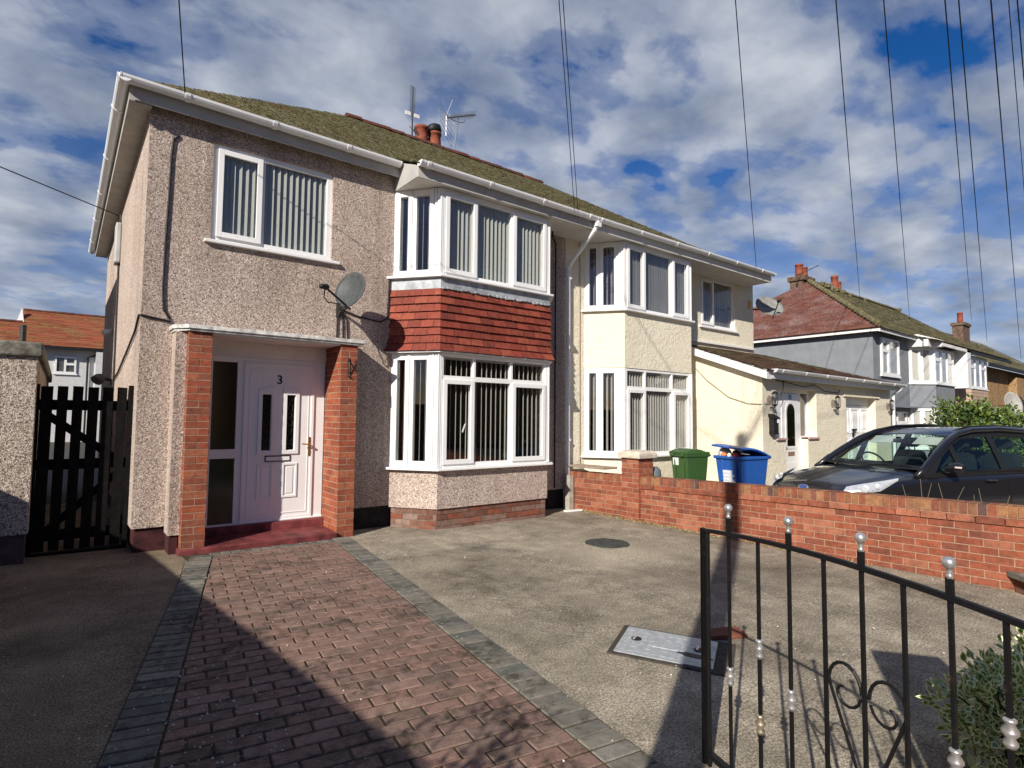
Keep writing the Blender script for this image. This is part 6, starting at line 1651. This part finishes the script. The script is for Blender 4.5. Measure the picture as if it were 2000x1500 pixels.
# ------------------------------------------------------------------ telegraph pole and wires
TOP = Vector((-.6, .1, 8.0))
TP = thing('telegraph_pole', 'wooden telegraph pole beside the drive that carries the overhead wires', 'pole', (-.6, .08, 0))
mb = MB(); mb.tube([(-.6, .08, -.1), (-.6, .08, 8.4)], [.125, .095], 16); mb.build('shaft', simple('creosoted_wood', (.08, .055, .035), .9, .3, 5, bumpd=.004), TP)
mb = MB()
for a in range(6): mb.tube([(-.6, .08, 8.0), (-.6 + .16 * cos(a * 1.05), .08 + .16 * sin(a * 1.05), 8.05)], .012, 6)
mb.build('pole_hooks', DARKSTEEL, TP)
def wire(p, q, sag, label, r=.0085, group='overhead wires from the telegraph pole', n=14, name='overhead_wire'):
    p, q = Vector(p), Vector(q); mb = MB()
    mb.tube([p.lerp(q, i / n) - Vector((0, 0, sag * 4 * (i / n) * (1 - i / n))) for i in range(n + 1)], r, 5)
    return tag(mb.build(name, WIRE), label, 'wire', group)
WR = [((.9, 6.95, 4.98), 'overhead wire running down to the left end of the pink house gutter', 0, .0062), ((6.70, 6.84, 4.72), 'left wire of the close pair dropping to the middle of the gutter', 0, .0052), ((6.78, 6.84, 4.72), 'right wire of the close pair dropping to the middle of the gutter', .03, .0052),
      ((12.28, 6.70, 4.95), 'overhead wire reaching the right end of the cream house gutter', 0, .0062), ((29.57, 11, 7.10), 'overhead wire vanishing over the chimneys of the grey house', 0, .009), ((36.12, 11, 6.92), 'overhead wire reaching the middle of the mossy far roof', 0, .009),
      ((49.95, 11.5, 8.6), 'overhead wire ending at the brown house chimney', 0, .0105), ((42.06, 9, 6.16), 'overhead wire just right of the brown house chimney', 0, .0098), ((50.21, 9, 5.75), 'overhead wire reaching the far right roof edge', 0, .0105)]
for E_, lab, dx, r in WR: wire(TOP + Vector((dx, 0, 0)), E_, .0, lab, r)
wire(TOP, (30, 4.6, 4.2), .0, 'overhead wire leaving the frame halfway up the right edge', .008); wire(TOP + Vector((.06, 0, .1)), (30, 5.0, 8.5), 0., 'overhead wire highest at the top right corner', .008)
wire((-9, 6.5, 6.1), (.60, 11.3, 4.75), .05, 'black cable coming in from the left to the side wall of the pink house', .009, None)
def cable(label, pts, r=.008, mat=CABLE, name='cable'):
    mb = MB(); mb.tube(pts, r, 6); return tag(mb.build(name, mat), label, 'cable')
def fpx(*pts): return pts
cable('thin black cable running down the pebbledash left of the big window', [(.92, 7.34, 4.66), (.86, 7.335, 4.6), (.845, 7.335, 4.4), (.84, 7.335, 4.0), (.825, 7.335, 3.4), (.82, 7.335, 2.9), (.835, 7.335, 2.66), (.90, 7.335, 2.55)], .011)
cable('black cable crossing the corner of the pink house above the side gate', [(.91, 7.335, 2.53), (.76, 7.335, 2.55), (.64, 7.335, 2.57), (.612, 7.36, 2.57), (.612, 7.7, 2.44), (.612, 8.6, 2.3), (.612, 10.0, 2.1), (.612, 11.6, 1.98)], .012)
cable('black cable from the dish up the edge of the tile-hung bay', [(2.88, 7.33, 2.9), (3.1, 7.335, 2.84), (3.42, 7.335, 2.80), (3.52, 7.335, 2.86), (3.535, 7.335, 3.1), (3.545, 7.335, 3.45)], .011)
cable('looped black cable dangling from the dish arm', [tuple(lnb), (lnb.x + .0, lnb.y + .03, lnb.z - .12), (lnb.x + .08, lnb.y + .1, lnb.z - .16), (2.78, 7.05, 2.92), (2.82, 7.3, 2.9)], .008)
for x, dx in ((2.81, 0), (2.885, .01), (2.94, .02)): cable('black cable from the dish down to the porch canopy', [(2.84, 7.32, 2.88), (x + .0, 7.335, 2.78), (x + dx, 7.335, 2.47)], .010)['group'] = 'cables from the dish to the canopy'
cable('black cable down the wall between the two bays, left of the downpipe', [(6.5, 7.20, 4.69), (6.62, 7.33, 4.66), (6.70, 7.335, 4.55), (6.70, 7.335, .3)], .012)
cable('thin cable down the cream wall right of the downpipe', [(7.28, 7.335, 4.68), (7.30, 7.338, 4.2), (7.30, 7.338, 2.3), (7.31, 7.338, .7)], .008, simple('buff_cable', (.3, .22, .15), .7))
cable('cream wire looping across the extension side wall to the first lantern', [(10.59, 7.2, 2.62), (10.585, 6.9, 2.32), (10.585, 6.4, 1.95), (10.585, 6.0, 1.82), (10.585, 5.72, 1.80), (10.75, 5.68, 1.82)], .010, simple('grubby_cream_cable', (.42, .36, .26), .7))
cable('black wires looping under the extension gutter', [(11.1, 5.68, 2.28), (11.5, 5.67, 2.26), (12.2, 5.67, 2.2), (12.7, 5.67, 2.26), (13.2, 5.67, 2.14), (13.9, 5.67, 2.12), (14.0, 5.68, 2.2)], .008)
cable('black wire hanging beside the extension door', [(11.35, 5.66, 2.28), (11.33, 5.66, 2.1), (11.28, 5.68, 1.98)], .008)
cable('black cable down the shaded side wall of the pink house', [(.612, 11.1, 4.72), (.612, 11.0, 3.2), (.612, 10.9, 2.2), (.612, 10.9, .3)], .016)

# ------------------------------------------------------------------ small wall fittings
mb = MB(); mb.box(.55, .63, 10.95, 11.25, 3.9, 4.55); tag(mb.build('junction_box', simple('grey_box', (.42, .43, .43), .5), bevel=.02), 'pale grey utility box high on the side wall under the eaves', 'junction box')
t = thing('security_light', 'black floodlight on the side wall just above the gate', 'light', (.6, 11.6, 2.0)); mb = MB(); mb.tube([(.63, 11.6, 2.05), (.45, 11.5, 2.1)], .03, 8); mb.build('arm', BLACKP, t)
mb = MB(); mb.lathe((.46, 11.5, 2.08), [(.04, -.06), (.08, 0), (.09, .08)], 14, (-.5, -.5, -.6)); mb.build('lamp_head', BLACKP, t)
mb = MB(); mb.lathe((.6, 11.9, 2.9), [(.03, -.02), (.05, .0), (.05, .12), (.02, .14)], 12, (-1, -.2, -.3)); tag(mb.build('vent_cowl', WHITE_RENDER), 'small pale round flue terminal on the shaded side wall', 'vent')
IRONB = thing('basket_bracket', 'black wire hanging-basket bracket on the right porch pillar', 'bracket', (2.9, 6.98, 2.1)); mb = MB()
for a, b in (((2.83, 2.24), (2.83, 1.99)), ((2.835, 2.02), (2.93, 2.22)), ((2.835, 2.2), (2.93, 2.06)), ((2.83, 2.0), (2.88, 1.98)), ((2.93, 2.22), (2.94, 2.05))): mb.tube([(a[0], 6.975, a[1]), (b[0], 6.97, b[1])], .006, 6)
mb.build('frame', BLACKP, IRONB)
RUSTW = simple('rust_patch', (.33, .27, .22), .9, .3, 20)
lan = None
for x, lab in ((10.88, 'black wall lantern left of the extension door'), (13.68, 'black wall lantern between the extension door and the garage door'), (16.9, 'black wall lantern right of the garage door')):
    t = thing('wall_lantern', lab, 'wall lantern', (x, 5.7, 1.85), 'wall lanterns on the garage extension')
    mb = MB(); mb.lathe((x - .02, 5.699, 1.88), [(.001, 0), (.10, 0), (.10, .004), (.001, .005)], 10, (0, -1, 0)); mb.build('back_plate', RUSTW, t)
    mb = MB(); mb.tube([(x, 5.70, 1.74), (x, 5.62, 1.73), (x, 5.60, 1.78)], .012, 6); mb.lathe((x, 5.60, 1.76), [(.02, 0), (.05, .03), (.055, .04)], 10); mb.lathe((x, 5.60, 2.0), [(.06, 0), (.045, .03), (.01, .06)], 10)
    for k in range(4): a = pi / 4 + k * pi / 2; mb.tube([(x + .05 * cos(a), 5.6 + .05 * sin(a), 1.79), (x + .05 * cos(a), 5.6 + .05 * sin(a), 2.0)], .006, 5)
    mb.build('frame', BLACKP, t)
    mb = MB(); mb.lathe((x, 5.60, 1.80), [(.04, 0), (.04, .2)], 10); mb.build('pane', GLASS, t)
t = thing('letterbox', 'narrow black post box on the wall left of the extension door', 'letterbox', (10.93, 5.7, 1.25)); mb = MB(); mb.box(10.82, 11.02, 5.60, 5.698, 1.22, 1.55); mb.build('body', BLACKP, t, bevel=.01)
mb = MB(); mb.hexa([(10.80, 5.58, 1.52), (11.04, 5.58, 1.52), (11.04, 5.70, 1.56), (10.80, 5.70, 1.56), (10.80, 5.58, 1.54), (11.04, 5.58, 1.54), (11.04, 5.70, 1.62), (10.80, 5.70, 1.62)]); mb.build('lid', BLACKP, t)
mb = MB(); mb.box(10.96, 11.04, 5.585, 5.60, 1.44, 1.53); mb.build('paper', WHITESTK, t)
mb = MB(); mb.lathe((13.1, 7.345, 4.40), [(.03, 0), (.045, .02), (.045, .18), (.02, .2)], 10, (0, 0, -1)); tag(mb.build('alarm_sensor', simple('orange_plastic', (.55, .33, .12), .5)), 'small orange-tinted sensor on the cream house corner', 'sensor')
mb = MB(); mb.hexa([(6.62, 6.95, gz(6.6) + .005), (6.95, 6.9, gz(6.6) + .005), (6.95, 6.96, gz(6.6) + .005), (6.62, 7.02, gz(6.6) + .005), (6.62, 6.95, gz(6.6) + .03), (6.95, 6.9, gz(6.6) + .03), (6.95, 6.96, gz(6.6) + .03), (6.62, 7.02, gz(6.6) + .03)]); tag(mb.build('plastic_strip', UPVC), 'white plastic offcut on the ground by the concrete post', 'offcut')
